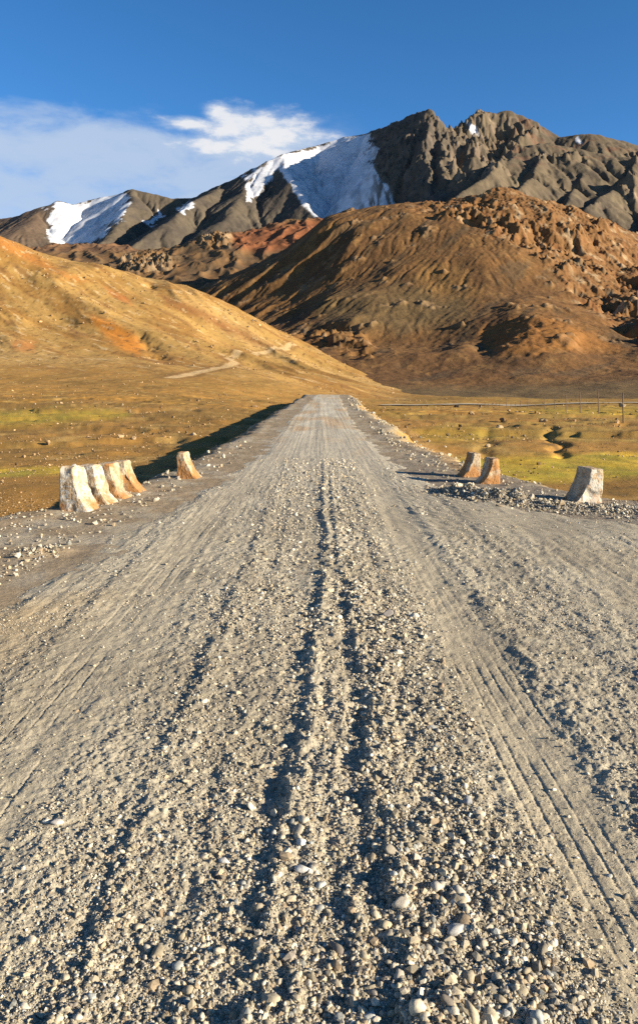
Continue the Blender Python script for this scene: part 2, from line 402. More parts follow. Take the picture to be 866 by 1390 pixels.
py_rows = np.arange(900, 556, -1.15)
D1 = 3.2 * F / (py_rows - HY)
D1 = np.concatenate([np.linspace(1.2, D1[0] * .985, 40), D1])
D2 = [D1[-1]]
while D2[-1] < 900: D2.append(D2[-1] * (1.0040 if D2[-1] < 640 else 1.02))
D2 += [1100, 1500, 2300, 3500, 5200, 7500]
Dg = np.concatenate([D1, np.array(D2[1:])])
ug = np.arange(-240, 1106, 1.5)
U, DD = np.meshgrid(ug, Dg)
XX = (U - CX) / F * DD
ZZ = ground_z(XX, DD)
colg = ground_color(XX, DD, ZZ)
nat = 1 - sstep(-.9, .1, XX - edgeL(DD)) * sstep(.9, -.1, XX - edgeR(DD)) * sstep(240, 200, DD)
colg = colg * (1 + nat[..., None] * (np.array([1.0, .90, .64]) * (1.0 + .22 * sstep(330, 200, DD)[..., None]) - 1))
rlg, rrg = interp(DD, RL_T) + roadmid(DD), interp(DD, RR_T) + roadmid(DD)
under = sstep(.85, 1.35, XX - rlg) * sstep(.85, 1.35, rrg - XX) * (DD < 205)
ZZ = ZZ - .10 * under
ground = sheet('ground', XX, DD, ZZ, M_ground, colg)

# ================================================================== ROAD
pyr = np.arange(1470, 538.5, -1.0)
Dr = 1.97 * F / (pyr - HY)
Dr = np.concatenate([Dr, np.arange(Dr[-1] + 3, 212, 3.0)])
lo = np.maximum(interp(Dr, RL_T) + roadmid(Dr) - .25, -0.56 * Dr - .3); hi = np.minimum(interp(Dr, RR_T) + roadmid(Dr) + .25, 0.56 * Dr + .3)
sgrid = np.linspace(0, 1, 1150)
XR = lo[:, None] + (hi - lo)[:, None] * sgrid[None]; DR = np.repeat(Dr[:, None], len(sgrid), 1)
ZR = road_z(XR, DR)
n2 = fbm(XR / .9, DR / 2.2, 5, 201); n3 = fbm(XR / .12, DR / .15, 4, 202); sm = smoothness(XR, DR)
cr_ = cmix((.245, .215, .165), (.33, .295, .23), sstep(-.3, .3, n2 + .6 * n3))
cr_ = cmix(cr_, (.335, .285, .205), .55 * sm)
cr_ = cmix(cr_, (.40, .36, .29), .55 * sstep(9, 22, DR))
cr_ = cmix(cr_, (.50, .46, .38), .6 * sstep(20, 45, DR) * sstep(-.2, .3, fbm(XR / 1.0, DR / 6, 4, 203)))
cr_ = cmix(cr_, (.36, .23, .12), .6 * sstep(0.0, .35, fbm(XR / 1.6, DR / 7, 4, 204)) * sstep(16, 32, DR))
cr_ = cmix(cr_, (.38, .27, .14), .6 * polymask(XR, DR, [(-3.6, 7), (-2.2, 7.5), (-2.4, 5.8), (-3.6, 5.4)], .6))
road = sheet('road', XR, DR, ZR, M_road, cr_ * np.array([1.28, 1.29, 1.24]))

# ================================================================== LOOSE STONES (nobody could count them)
def stone_mat(name, scale, bump):
    m = terrain_mat(name, scale, scale * 3.3, .12, bump, .004, rough=.9, spec=.2, bs=scale * 2)
    return m
M_gravel = stone_mat('gravel_stone', 60.0, .5)
M_rock = stone_mat('loose_rock', 12.0, .7)

def ico(sub):
    bm = bmesh.new(); bmesh.ops.create_icosphere(bm, subdivisions=sub, radius=1.0)
    bm.verts.ensure_lookup_table(); v = np.array([p.co[:] for p in bm.verts]); f = np.array([[q.index for q in p.verts] for p in bm.faces]); bm.free()
    return v, f

def stone_variants(sub, k, rough, seed):
    v, f = ico(sub); out = []
    r = np.random.default_rng(seed)
    for i in range(k):
        n = np.array([mnoise.noise(Vector(p) * 1.1 + Vector((i * 7.1, i * 3.3, seed))) for p in v])
        w = v * (1 + rough * n[:, None] * 1.6)
        for _ in range(3):                                     # a few broken faces
            d = r.normal(size=3); d /= np.linalg.norm(d); c = r.uniform(.55, .85)
            s = w @ d; w = w - np.outer(np.maximum(s - c, 0), d)
        out.append(w)
    return np.array(out), f

def stones(name, pos, size, cols, mat, sub=1, rough=.3, seed=1, smooth=False, flat=.62, sink=.25):
    V, f = stone_variants(sub, 10, rough, seed); n = len(pos); r = np.random.default_rng(seed + 1)
    var = V[r.integers(0, len(V), n)]
    sc = np.stack([r.uniform(.8, 1.35, n), r.uniform(.65, 1.05, n), r.uniform(.45, .85, n) * flat / .62], 1) * (size * .5)[:, None]
    v = var * sc[:, None, :]
    a = r.uniform(0, 6.28, n); t = r.normal(0, .35, n)
    ca, sa, ct, st_ = np.cos(a), np.sin(a), np.cos(t), np.sin(t)
    x, y, z = v[..., 0], v[..., 1], v[..., 2]
    x, z = x * ct[:, None] + z * st_[:, None], -x * st_[:, None] + z * ct[:, None]
    x, y = x * ca[:, None] - y * sa[:, None], x * sa[:, None] + y * ca[:, None]
    v = np.stack([x, y, z], -1) + pos[:, None, :]; v[..., 2] += (sc[:, 2] * (1 - 2 * sink))[:, None] * .9
    m = V.shape[1]
    F_ = (f[None] + (np.arange(n) * m)[:, None, None]).reshape(-1, 3)
    cc = np.repeat(cols, m, 0)
    return mesh_from(name, v.reshape(-1, 3), F_, mat, cc, smooth)

PAL = np.array([(.36, .32, .25), (.30, .265, .20), (.42, .38, .31), (.25, .225, .185), (.34, .27, .19), (.28, .29, .28), (.52, .49, .43), (.20, .18, .16), (.38, .35, .30)])
PALP = np.array([.2, .2, .16, .12, .09, .07, .05, .04, .07]); PALP = PALP / PALP.sum()
def pebble_cols(n, r, dark=1.0):
    c = 1.12 * PAL[r.choice(len(PAL), n, p=PALP)] * r.uniform(.6, 1.35, (n, 1)) * dark
    return c * np.array([1.02, 1.0, .93])

def density(X, D):
    w = .10 * perlin(D / 1.5, D * 0 + 8, 95)
    g = .62 + .5 * np.exp(-((X - .45 + w) / .45) ** 2) + .28 * np.exp(-((X + .75 + w) / .35) ** 2) + .45 * np.exp(-((X - 2.0) / .5) ** 2)
    g = g * (1 - .86 * smoothness(X, D)) + .04
    return g * np.clip(.8 + .9 * fbm(X / .35, D / .8, 4, 96), .15, 1.5)

def scatter(n, y0, y1, med, sig, r, smin=0, smax=9, near=True):
    """stones over the road, as many per unit of seen area at every distance"""
    py = r.uniform(y0, y1, n); D = 1.97 * F / (py - HY); u = r.uniform(-60, 926, n)
    X = (u - CX) / F * D
    size = np.clip(med(D) * np.exp(r.normal(0, sig, n)), smin, smax)
    big = np.exp(-((X - .5) / .35) ** 2); size *= 1 + .30 * big * (D < 8)
    size *= 1.1 - .45 * (1 - np.exp(-((X - .1) / 1.0) ** 4))
    keep = (r.uniform(0, 1, n) < density(X, D) * .8) & (X > (interp(D, RL_T) + roadmid(D)) - .1) & (X < (interp(D, RR_T) + roadmid(D)) + .1)
    X, D, size = X[keep], D[keep], size[keep]
    return X, D, size

r = np.random.default_rng(5)
X, D, s = scatter(165000, 800, 1460, lambda d: np.maximum(.0073, d * .0017), .52, r, .006, .05)
pos = np.stack([X, D, road_z(X, D)], 1)
o = stones('road_gravel', pos, s, pebble_cols(len(X), r), M_gravel, 1, .42, 3, False, .62, .36); o["kind"] = "stuff"; o["label"] = "loose grey and tan gravel covering the near road"
X, D, s = scatter(3200, 900, 1460, lambda d: .021 + d * 0, .30, r, .013, .055)
pos = np.stack([X, D, road_z(X, D)], 1)
o = stones('road_pebbles', pos, s, pebble_cols(len(X), r) * 1.08, M_gravel, 2, .40, 6, True, .62, .34); o["kind"] = "stuff"; o["label"] = "larger rounded pebbles lying among the gravel"
X, D, s = scatter(80000, 622, 860, lambda d: np.maximum(.010, d * .00165), .5, r, .008, .09)
pos = np.stack([X, D, road_z(X, D)], 1)
o = stones('distant_gravel', pos, s, pebble_cols(len(X), r) * 1.05, M_gravel, 1, .4, 4, False, .62, .36); o["kind"] = "stuff"; o["label"] = "fine gravel strewn over the farther road"

# shoulders and rubble
Xs, Ds, Ss = [], [], []
n = 26000; py = r.uniform(600, 1000, n); D = 2.0 * F / (py - HY); u = r.uniform(-80, 946, n); X = (u - CX) / F * D
k = ((X < (interp(D, RL_T) + roadmid(D))) | (X > (interp(D, RR_T) + roadmid(D)))) & (X > edgeL(D) - .6) & (X < edgeR(D) + .6) & (r.uniform(0, 1, n) < .25 + .9 * np.clip(fbm(X / .5, D / .8, 3, 97) + .25, 0, 1))
Xs.append(X[k]); Ds.append(D[k]); Ss.append(np.clip(D[k] * .0026 * np.exp(r.normal(0, .5, k.sum())), .012, .16))
n = 3800; py = r.uniform(545, 640, n); D = 2.0 * F / (py - HY); X = edgeR(D) + r.normal(.5, 1.0, n); k = (D < 120) & (r.uniform(0, 1, n) < np.clip(.25 + 2 * fbm(X / 1.1, D / 5, 3, 119), .05, 1)) & (X > interp(D, RR_T) + roadmid(D) + .1)
Xs.append(X[k]); Ds.append(D[k]); Ss.append(np.clip(D[k] * .0017 * np.exp(r.normal(0, .6, k.sum())), .02, .35))
for line, nn, wd, md in ((RUBBLE, 4600, .40, .026), (MOUND, 160, .16, .028), (HEAP, 500, .2, .035)):
    L = np.array(line); i = r.integers(0, len(L) - 1, nn); t = r.uniform(0, 1, nn)[:, None]
    p = L[i] * (1 - t) + L[i + 1] * t
    Xs.append(p[:, 0] + r.normal(0, wd * .8, nn)); Ds.append(p[:, 1] + r.normal(0, wd, nn)); Ss.append(np.clip(md * np.exp(r.normal(0, .5, nn)), .015, .14))
X = np.concatenate(Xs); D = np.concatenate(Ds); s = np.concatenate(Ss)
pos = np.stack([X, D, ground_z(X, D)], 1)
o = stones('shoulder_rubble', pos, s, pebble_cols(len(X), r, .95), M_rock, 1, .45, 8, False, .75, .3); o["kind"] = "stuff"; o["label"] = "broken stones strewn over the road shoulders"

# stones over the plain and the lower slopes
n = 30000; py = r.uniform(534, 700, n); D = 3.2 * F / (py - HY); u = r.uniform(-100, 966, n); X = (u - CX) / F * D
k = ((X < edgeL(D) - .5) | (X > edgeR(D) + .5) | (D > 215)) & (D < 300) & (r.uniform(0, 1, n) < np.clip(.12 + 2.0 * fbm(X / 7, D / 12, 4, 98) + .2 * np.exp(-((X - 5) / 2) ** 2), .05, 1))
X, D = X[k], D[k]; s = np.clip(D * .00125 * np.exp(r.normal(0, .55, len(X))), .03, .6)
pos = np.stack([X, D, ground_z(X, D)], 1)
cc = pebble_cols(len(X), r, .8) * np.array([1.05, .80, .55]) * r.uniform(.4, 1.25, (len(X), 1))
o = stones('plain_stones', pos, s, cc, M_rock, 1, .45, 9, False, .75, .25); o["kind"] = "stuff"; o["label"] = "small brown stones scattered over the plain"
n = 3000; D = r.uniform(290, 600, n); u = r.uniform(-100, 560, n); X = (u - CX) / F * D
k = r.uniform(0, 1, n) < np.clip(.15 + 2.5 * fbm(X / 25, D / 40, 4, 99), .03, 1)
X, D = X[k], D[k]; s = np.clip(D * .0014 * np.exp(r.normal(0, .5, len(X))), .25, 2.2)
pos = np.stack([X, D, ground_z(X, D)], 1)
o = stones('hillside_rocks', pos, s, pebble_cols(len(X), r, .8) * np.array([1.0, .75, .5]), M_rock, 1, .5, 10, False, .75, .3); o["kind"] = "stuff"; o["label"] = "dark rocks scattered over the ochre hillside"

# ================================================================== HILL B
bp = []
for u in (-100, 150, 433, 700, 950, 1150): bp.append((u, 265, -7.5))
for u in (150, 433, 560, 700, 866, 1150): bp.append((u, 300, -5.0))
for u, py in ((560, 537), (650, 537), (750, 536), (866, 535), (1100, 533)): bp.append(P(u, 345, py))
for u, py in ((560, 524), (650, 524), (750, 520), (866, 516), (1100, 508)): bp.append(P(u, 430, py))
for u, py in ((150, 520), (300, 516), (433, 508), (480, 505), (560, 507), (640, 500), (700, 492), (780, 492), (866, 497), (1100, 485)): bp.append(P(u, 520, py))
for u, py in ((560, 488), (600, 485), (640, 481), (690, 470), (740, 466), (800, 480), (866, 484)): bp.append(P(u, 570, py))
for u, py in ((650, 474), (600, 469), (640, 462), (690, 455), (730, 450), (780, 458), (830, 474), (900, 470), (1100, 455)): bp.append(P(u, 620, py))
for u, py in ((660, 452), (700, 440), (740, 437), (790, 446), (850, 450)): bp.append(P(u, 680, py))
for u, py in ((150, 500), (300, 485), (380, 478), (433, 470), (480, 466), (560, 462), (610, 455), (1100, 420)): bp.append(P(u, 700, py))
for u, py in ((150, 480), (300, 455), (380, 440), (433, 425), (480, 412), (560, 400), (640, 392), (700, 392), (760, 398), (830, 405), (900, 405), (1100, 390)): bp.append(P(u, 880, py))
for u, py in ((150, 460), (280, 428), (340, 405), (400, 380), (433, 365), (500, 345), (570, 335), (640, 322), (700, 315), (760, 330), (830, 352), (900, 365), (1100, 360)): bp.append(P(u, 1100, py))
for u, py in ((100, 445), (200, 420), (275, 391), (300, 379), (320, 369), (360, 350), (400, 329), (425, 308), (440, 295), (470, 290), (540, 280), (600, 274), (650, 258), (682, 249), (705, 262), (740, 272), (790, 290), (830, 305), (866, 320), (920, 338), (1100, 350)): bp.append(P(u, 1380, py))
for u, py in ((100, 470), (275, 425), (400, 375), (440, 340), (540, 320), (600, 312), (682, 295), (740, 315), (830, 345), (920, 370), (1100, 385)): bp.append(P(u, 1600, py))
for u in (0, 300, 600, 900, 1200): bp.append((u, 2100, 60.0))
TB = TPS(bp)
CRAG = [(545, 282), (600, 270), (640, 258), (690, 246), (720, 262), (790, 286), (880, 322), (1100, 345), (1100, 560), (960, 520), (880, 470), (820, 432), (770, 395), (735, 355), (700, 330), (662, 318), (640, 302), (600, 296)]
bx0, by0, bcell = -760.0, 255.0, 2.5
gx, gy = np.meshgrid(bx0 + np.arange(int(1900 / bcell)) * bcell, by0 + np.arange(int(1700 / bcell)) * bcell)
ub = CX + F * gx / gy
zb = TB(np.clip(ub, -100, 1200), gy)
pyb = HY - (zb - CAMH) / gy * F
wq = fbm(gx / 60, gy / 60, 4, 301)
crag = polymask(ub + 22 * wq, pyb + 16 * wq, CRAG, 9)
amp = sstep(330, 700, gy)
sB = gx * .75 + gy * .55; tB = gx * .6 - gy * .75
zb = zb + amp * (fbm(gx / 190, gy / 230, 3, 302) * 15 + (ridged((gx - .35 * gy) / 75 + .5 * wq, (gy + .3 * gx) / 230, 5, 303) - .4) * 1.0 * sstep(1500, 1250, gy))
zb = zb + amp * (ridged((gx - .45 * gy) / 13 + .4 * wq, (gy + .4 * gx) / 85, 4, 313) - .4) * .45
zb = zb + amp * sstep(560, 420, ub) * (ridged((gx - .9 * gy) / 85 + .3 * wq, (gy + gx) / 330, 4, 310) - .4) * 9 * sstep(1400, 1150, gy) * sstep(600, 760, gy)
# steep dark face above the pass and bays cut round the ochre mound
zb = zb + 1.2 * fbm(gx / 22, gy / 30, 4, 304)
zb = erode(zb, bcell, 4, 6000, 50, 5, .12, 3.0)
rk = (ridged(gx / 46 + .5 * wq, gy / 60, 6, 305, .62) - .35)
w1, w2, wid = worley(gx / 17 + wq * 2, gy / 24, 306)
crk = crag * (.35 + .65 * sstep(-.12, .2, fbm(gx / 70, gy / 90, 4, 312)))
rk2 = ridged(gx / 19 + wq, gy / 27, 5, 314, .65) - .35
tA = terrace(fbm(gx / 80 + .4 * wq, gy / 96, 4, 315) + .25 * fbm(gx / 9, gy / 9, 3, 318), 5, .16); tB_ = terrace(fbm(gx / 32, gy / 40 + wq, 4, 316) + .2 * fbm(gx / 5, gy / 5, 2, 319), 4, .14)
rockB = crk * (tA * 30 + tB_ * 11 + rk * 14 + rk2 * 3)
# smaller outcrops poking through the scree
oc = sstep(.27, .38, fbm(gx / 34, gy / 42, 5, 307)) * sstep(560, 640, gy)
small = oc * (1 - crag) * (1.5 + tB_ * 6 + rk2 * 2)
face = polymask(ub + 10 * wq, pyb + 8 * wq, [(405, 452), (440, 436), (480, 440), (505, 462), (500, 488), (470, 482), (430, 470)], 6)
mound = polymask(ub + 8 * wq, pyb + 6 * wq, [(662, 452), (700, 432), (745, 432), (790, 448), (780, 470), (730, 480), (680, 482), (660, 470)], 7)
rockM = (face * .9 + mound * .3) * (tA * 16 + tB_ * 7 + rk * 7 + rk2 * 3)
edge_keep = sstep(1560, 1500, gy) * sstep(300, 360, gy)
zb = zb + rockB * edge_keep * np.where(gy > 1280, .5, 1) + small * edge_keep + rockM

rowsB = np.concatenate([np.arange(268, 520, 2.2), np.arange(520, 1560, 2.3), np.arange(1560, 1940, 9)])
U, DB = np.meshgrid(np.arange(60, 1106, 1.2), rowsB); XB = (U - CX) / F * DB
ZB = bilin(zb, bx0, by0, bcell, XB, DB)
ck = bilin(crag, bx0, by0, bcell, XB, DB); ok_ = bilin(oc * 1.0, bx0, by0, bcell, XB, DB)
ZB = ZB + (ck * 1.6 + .6) * fbm(XB / 6, DB / 7, 4, 311) * sstep(320, 500, DB)
PB = HY - (ZB - CAMH) / DB * F
n1 = fbm(XB / 90, DB / 120, 5, 321); n2 = fbm(XB / 22, DB / 30, 5, 322)
s_ = XB - .45 * DB; st = fbm(s_ / 14, (DB + XB * .4) / 110, 5, 323)
cb = cmix((.235, .135, .06), (.17, .10, .05), sstep(-.3, .3, n1 + .5 * st))
cb = cmix(cb, (.30, .185, .085), .8 * sstep(.05, .4, n2 + .5 * st))
cb = cmix(cb, (.14, .105, .07), .65 * sstep(.1, .4, fbm(s_ / 30, DB / 90, 4, 324)))
cb = cmix(cb, (.19, .145, .08), .8 * polymask(U + 20 * n1, PB + 10 * n2, [(430, 400), (560, 385), (640, 395), (640, 440), (540, 450), (440, 440)], 18))
cb = cmix(cb, (.34, .17, .055), .75 * polymask(U + 14 * n1, PB + 6 * n2, [(655, 448), (700, 430), (750, 430), (800, 450), (860, 478), (780, 476), (700, 480), (660, 478)], 8))
cb = cmix(cb, (.33, .20, .08), .6 * polymask(U + 20 * n1, PB + 10 * n2, [(560, 350), (640, 372), (660, 400), (600, 410), (570, 390)], 10))
cb = cmix(cb, (.20, .15, .085), sstep(470, 380, DB))
rockc = cmix((.25, .145, .072), (.42, .33, .24), sstep(.05, .45, fbm(XB / 20, DB / 26, 5, 325)))
rockc = cmix(rockc, (.20, .09, .045), .6 * sstep(.05, .4, fbm(XB / 12, DB / 15, 4, 326)))
cb = cmix(cb, rockc, np.clip(ck * 1.1, 0, 1) * .95)
cb = cmix(cb, (.34, .25, .17), np.clip(ok_, 0, 1) * .6 * (1 - ck))
M_hill = terrain_mat('hill_rock', .035, .28, .18, .6, .9, bs=.35)
hillB = sheet('brown_hill', XB, DB, ZB, M_hill, cb * np.array([.72, .645, .50]))

# ================================================================== FAR MOUNTAINS
def line(*pts): return [W(*p) for p in pts]
fx0, fy0, fcell = -2700.0, 2000.0, 9.0
gx, gy = np.meshgrid(fx0 + np.arange(int(5000 / fcell)) * fcell, fy0 + np.arange(int(3300 / fcell)) * fcell)
wq = fbm(gx / 260, gy / 260, 4, 401)
gxx = gx + wq * 30; gyy = gy + fbm(gx / 260, gy / 260, 4, 402) * 30
def R(pts, slope, rnd=20): return tent(gxx, gyy, line(*pts), slope, rnd)
Tl = []
sky1 = [(-250, 320, 4300), (-100, 303, 4300), (0, 297, 4300), (40, 291, 4200), (62, 279, 4200), (78, 272, 4200), (100, 277, 4350), (130, 270, 4450), (165, 262, 4400), (182, 257, 4250), (235, 270, 4200), (262, 268, 4200), (285, 260, 4100), (312, 247, 4050), (345, 227, 4000), (365, 217, 4000), (382, 210, 4050), (402, 205, 4300), (435, 196, 4500), (466, 186, 4500), (500, 180, 4350), (530, 169, 4080), (560, 156, 3800), (583, 147, 3520), (592, 155, 3500), (606, 165, 3500), (622, 162, 3520), (650, 149, 3550), (690, 151, 3600), (735, 171, 3550), (752, 187, 3500), (800, 180, 3400), (830, 186, 3400), (866, 198, 3400), (960, 190, 3400), (1150, 210, 3400)]
i5 = [p[0] for p in sky1].index(500); i7 = [p[0] for p in sky1].index(735)
Tl.append(R(sky1[:i5 + 1], .72, 12)); Tl.append(R(sky1[i5:i7 + 1], 1.18, 8)); Tl.append(R(sky1[i7:], .80, 10))
Tl.append(R([(606, 168, 3500), (600, 215, 3120), (604, 262, 2850)], .95, 10))
Tl.append(R([(182, 257, 4250), (180, 274, 3950), (168, 298, 3650), (135, 332, 3300)], .80, 15))
Tl.append(R([(312, 247, 4050), (292, 256, 3800), (262, 276, 3500), (222, 303, 3200), (175, 338, 2900)], .74, 15))
Tl.append(R([(382, 210, 4050), (398, 245, 3650), (415, 275, 3350), (440, 310, 3050)], .74, 12))
Tl.append(R([(345, 227, 4000), (330, 262, 3600), (300, 300, 3200), (285, 330, 2950)], .66, 20))
Tl.append(R([(62, 279, 4200), (35, 305, 3850), (-20, 335, 3500)], .5, 30))
Tl.append(R([(500, 181, 4350), (530, 169, 4080), (560, 156, 3800), (583, 147, 3520)], 1.05, 5))
Tl.append(R([(583, 147, 3520), (579, 198, 3250), (586, 250, 2950), (575, 300, 2750)], 1.25, 8))
Tl.append(R([(655, 152, 3600), (640, 190, 3350), (650, 215, 3200)], .95, 10))
Tl.append(R([(622, 164, 3520), (614, 200, 3320), (624, 235, 3150)], 1.0, 10))
Tl.append(R([(735, 171, 3550), (700, 195, 3350), (690, 215, 3200)], .85, 10))
# nearer grey-green ridge on the right
e1 = [(520, 300, 2500), (560, 283, 2550), (600, 262, 2600), (630, 246, 2620), (655, 226, 2680), (690, 206, 2760), (715, 197, 2820), (745, 194, 2840), (790, 204, 2800), (830, 212, 2740), (866, 214, 2700), (950, 205, 2700), (1150, 200, 2700)]
Tl.append(R(e1, .66, 10))
for pts in ([(690, 206, 2760), (658, 236, 2520), (620, 268, 2330)], [(745, 194, 2840), (722, 228, 2560), (700, 262, 2300), (690, 290, 2150)],
            [(790, 204, 2800), (790, 235, 2560), (772, 262, 2380), (765, 285, 2250)], [(866, 214, 2700), (850, 245, 2460), (812, 268, 2330), (800, 282, 2250)], [(950, 205, 2700), (930, 250, 2400), (890, 300, 2150)]):
    Tl.append(R(pts, .80, 6))
zf = np.maximum.reduce(Tl)
zf = np.where(zf > 60, zf, 60 - (60 - zf) * .2)
uf = CX + F * gx / gy; pf = HY - (zf - CAMH) / gy * F
SN1 = [(66, 288), (74, 273), (100, 276), (135, 268), (166, 262), (176, 266), (172, 288), (152, 306), (128, 328), (95, 334), (64, 326), (70, 306)]
SN2 = [(381, 212), (402, 204), (440, 195), (468, 186), (502, 180), (503, 196), (496, 212), (512, 236), (532, 262), (534, 284), (500, 292), (430, 299), (408, 275), (392, 248), (380, 228)]
SN3 = [(379, 211), (366, 218), (352, 232), (338, 252), (332, 272), (340, 274), (352, 262), (366, 244), (380, 226)]
SN4 = [[(198, 304), (216, 285), (220, 290), (206, 308)], [(240, 284), (258, 271), (264, 277), (248, 290)], [(328, 240), (346, 229), (360, 224), (350, 234), (335, 246)], [(636, 168), (644, 171), (650, 184), (643, 182)], [(784, 187), (792, 188), (790, 195), (782, 193)], [(500, 196), (512, 200), (498, 250), (488, 256)]]
def snow(u, p, w):
    m = np.maximum(polymask(u + 5 * w, p + 4 * w, SN1, 1.6), np.maximum(polymask(u + 5 * w, p + 4 * w, SN2, 1.6), polymask(u + 3 * w, p + 3 * w, SN3, 1.4)))
    for q in SN4: m = np.maximum(m, polymask(u + 3 * w, p + 2 * w, q, 1.3))
    return m
snm = sstep(.1, .9, polymask(uf, pf, SN1, 9) + polymask(uf, pf, SN2, 10) + polymask(uf, pf, SN3, 5))
high = sstep(330, 230, pf)
rough = (ridged(gx / 120 + .5 * wq, gy / 330, 6, 403, .6) - .38)
wall = polymask(uf, pf, [(500, 182), (582, 148), (660, 150), (740, 170), (700, 205), (650, 230), (600, 262), (540, 290), (510, 240), (495, 210)], 10)
zf = zf + (1 - snm) * rough * (6 + 16 * wall * sstep(590, 625, uf) + 6 * wall) + (1 - snm) * 2.5 * fbm(gx / 60, gy / 60, 4, 404)
zf = zf + snm * (5 * fbm(gx / 120, gy / 160, 4, 405))
zf = erode(zf, fcell, 4, 6000, 50, 9, .12, 3.0, mask=1 - .9 * snm)
wcr = sstep(.1, .35, fbm(gx / 110, gy / 110, 4, 407)) * polymask(uf, pf, [(640, 240), (700, 200), (780, 195), (900, 205), (900, 290), (800, 285), (700, 270)], 10)
w1, w2, wid = worley(gx / 45 + wq, gy / 75, 406)
zf = zf + (wall * (.30 + .70 * sstep(592, 622, uf)) + wcr * .8) * (terrace(fbm(gx / 130 + .5 * wq, gy / 210, 5, 412) + .2 * fbm(gx / 25, gy / 30, 3, 413), 4, .16) * 90 + (ridged(gx / 60, gy / 150, 6, 408, .6) - .35) * 20)
rowsF = np.arange(2030, 4900, 6.0)
U, DF = np.meshgrid(np.arange(-130, 996, 1.15), rowsF); XF = (U - CX) / F * DF
ZF = bilin(zf, fx0, fy0, fcell, XF, DF)
wl = bilin(np.clip(wall + wcr, 0, 1), fx0, fy0, fcell, XF, DF)
sF0 = bilin(snm, fx0, fy0, fcell, XF, DF)
ZF = ZF + (1 - sF0) * (2.5 + 5 * wl) * fbm(XF / 20, DF / 22, 4, 410) + (1 - sF0) * wl * ((ridged(XF / 38, DF / 60, 5, 412, .62) - .4) * 15 + terrace(fbm(XF / 30, DF / 36, 4, 414), 4, .14) * 10) + sF0 * 1.5 * fbm(XF / 60, DF / 90, 3, 411)
PF = HY - (ZF - CAMH) / DF * F
n1 = fbm(XF / 300, DF / 380, 5, 421); n2 = fbm(XF / 60, DF / 80, 5, 422)
cf = cmix((.155, .125, .085), (.115, .095, .072), sstep(-.3, .3, n1 + .6 * n2))
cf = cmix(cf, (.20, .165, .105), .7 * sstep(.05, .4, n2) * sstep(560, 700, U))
cf = cmix(cf, (.205, .135, .085), .7 * polymask(U, PF, [(-200, 290), (70, 280), (60, 330), (0, 350), (-200, 350)], 14))
cf = cmix(cf, (.20, .155, .115), .75 * wl * sstep(-.1, .35, fbm(XF / 45, DF / 60, 5, 423)))
cf = cmix(cf, (.30, .24, .18), .7 * wl * sstep(.18, .4, fbm(XF / 35, DF / 40, 5, 424)) * sstep(596, 620, U))  # sunlit tan painted on the crags right of the peak
cf = cmix(cf, (.19, .10, .065), .6 * sstep(.1, .4, fbm(XF / 120, DF / 60, 4, 425)) * sstep(640, 720, U) * sstep(240, 205, PF))
sm_ = snow(U, PF, fbm(XF / 60, DF / 90, 6, 426, .6) * 3.6)
sm_ = np.clip(sm_ * 1.5, 0, 1) * (1 - .85 * sstep(.14, .26, fbm(XF / 45, DF / 130, 5, 428)) * (1 - .8 * sstep(.3, .9, sF0)))
sm_ = sm_ * (1 - .9 * polymask(U, PF, [(508, 205), (545, 235), (550, 296), (470, 300), (505, 262)], 12) * sstep(-.12, .10, fbm(XF / 22, DF / 150, 5, 429)))
ice = cmix((.60, .62, .66), (.30, .36, .43), .75 * sstep(.0, .45, fbm(XF / 26, DF / 120, 5, 427)) * sstep(205, 240, PF))  # lower snow painted darker blue, shade put into its colour
cf = cmix(cf * cmix((.66, .67, .70), (.80, .775, .735), sstep(592, 625, U)), ice, sm_)  # sunlit tone painted right of the peak, shaded tone left of it
M_far = terrain_mat('mountain_rock', .008, .05, .16, .5, 4.0, bs=.045)
_nt = M_far.node_tree; _bp = [n for n in _nt.nodes if n.type == 'BUMP'][0]; _at = [n for n in _nt.nodes if n.type == 'ATTRIBUTE'][0]
_sp = N(_nt, 'ShaderNodeSeparateColor'); _nt.links.new(_at.outputs['Color'], _sp.inputs[0]); _mr = N(_nt, 'ShaderNodeMapRange')
_mr.inputs[1].default_value = .26; _mr.inputs[2].default_value = .36; _mr.inputs[3].default_value = .5; _mr.inputs[4].default_value = .0   # snow is smooth
_nt.links.new(_sp.outputs[0], _mr.inputs[0]); _nt.links.new(_mr.outputs[0], _bp.inputs['Strength'])
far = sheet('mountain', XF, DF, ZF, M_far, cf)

# low foothills between the brown hill and the mountains
U, DC = np.meshgrid(np.arange(-130, 700, 1.4), np.arange(1330, 2780, 4.0)); XC = (U - CX) / F * DC
wx = 30 * fbm(XC / 150, DC / 150, 4, 501)
def RC(pts, slope, rnd): return tent(XC + wx, DC + wx, line(*pts), slope, rnd)
ZC = np.maximum.reduce([
    RC([(-150, 350, 2600), (40, 352, 2600), (75, 341, 2600), (105, 334, 2600), (140, 332, 2580), (175, 340, 2560), (215, 356, 2500), (300, 375, 2450)], .34, 90),
    RC([(150, 372, 1950), (175, 357, 2000), (205, 346, 2020), (235, 338, 2050), (262, 333, 2080), (282, 325, 2120), (300, 319, 2120), (315, 318, 2150), (345, 312, 2200), (385, 303, 2250), (430, 297, 2250), (480, 300, 2250), (600, 310, 2250)], .42, 40),
    RC([(205, 346, 2020), (190, 365, 1880), (170, 395, 1760)], .5, 15), RC([(250, 335, 2060), (245, 362, 1900), (250, 400, 1720)], .42, 30), RC([(300, 345, 2000), (290, 372, 1850), (290, 402, 1700)], .42, 30), RC([(345, 312, 2200), (330, 335, 2000), (300, 380, 1800)], .40, 60)])
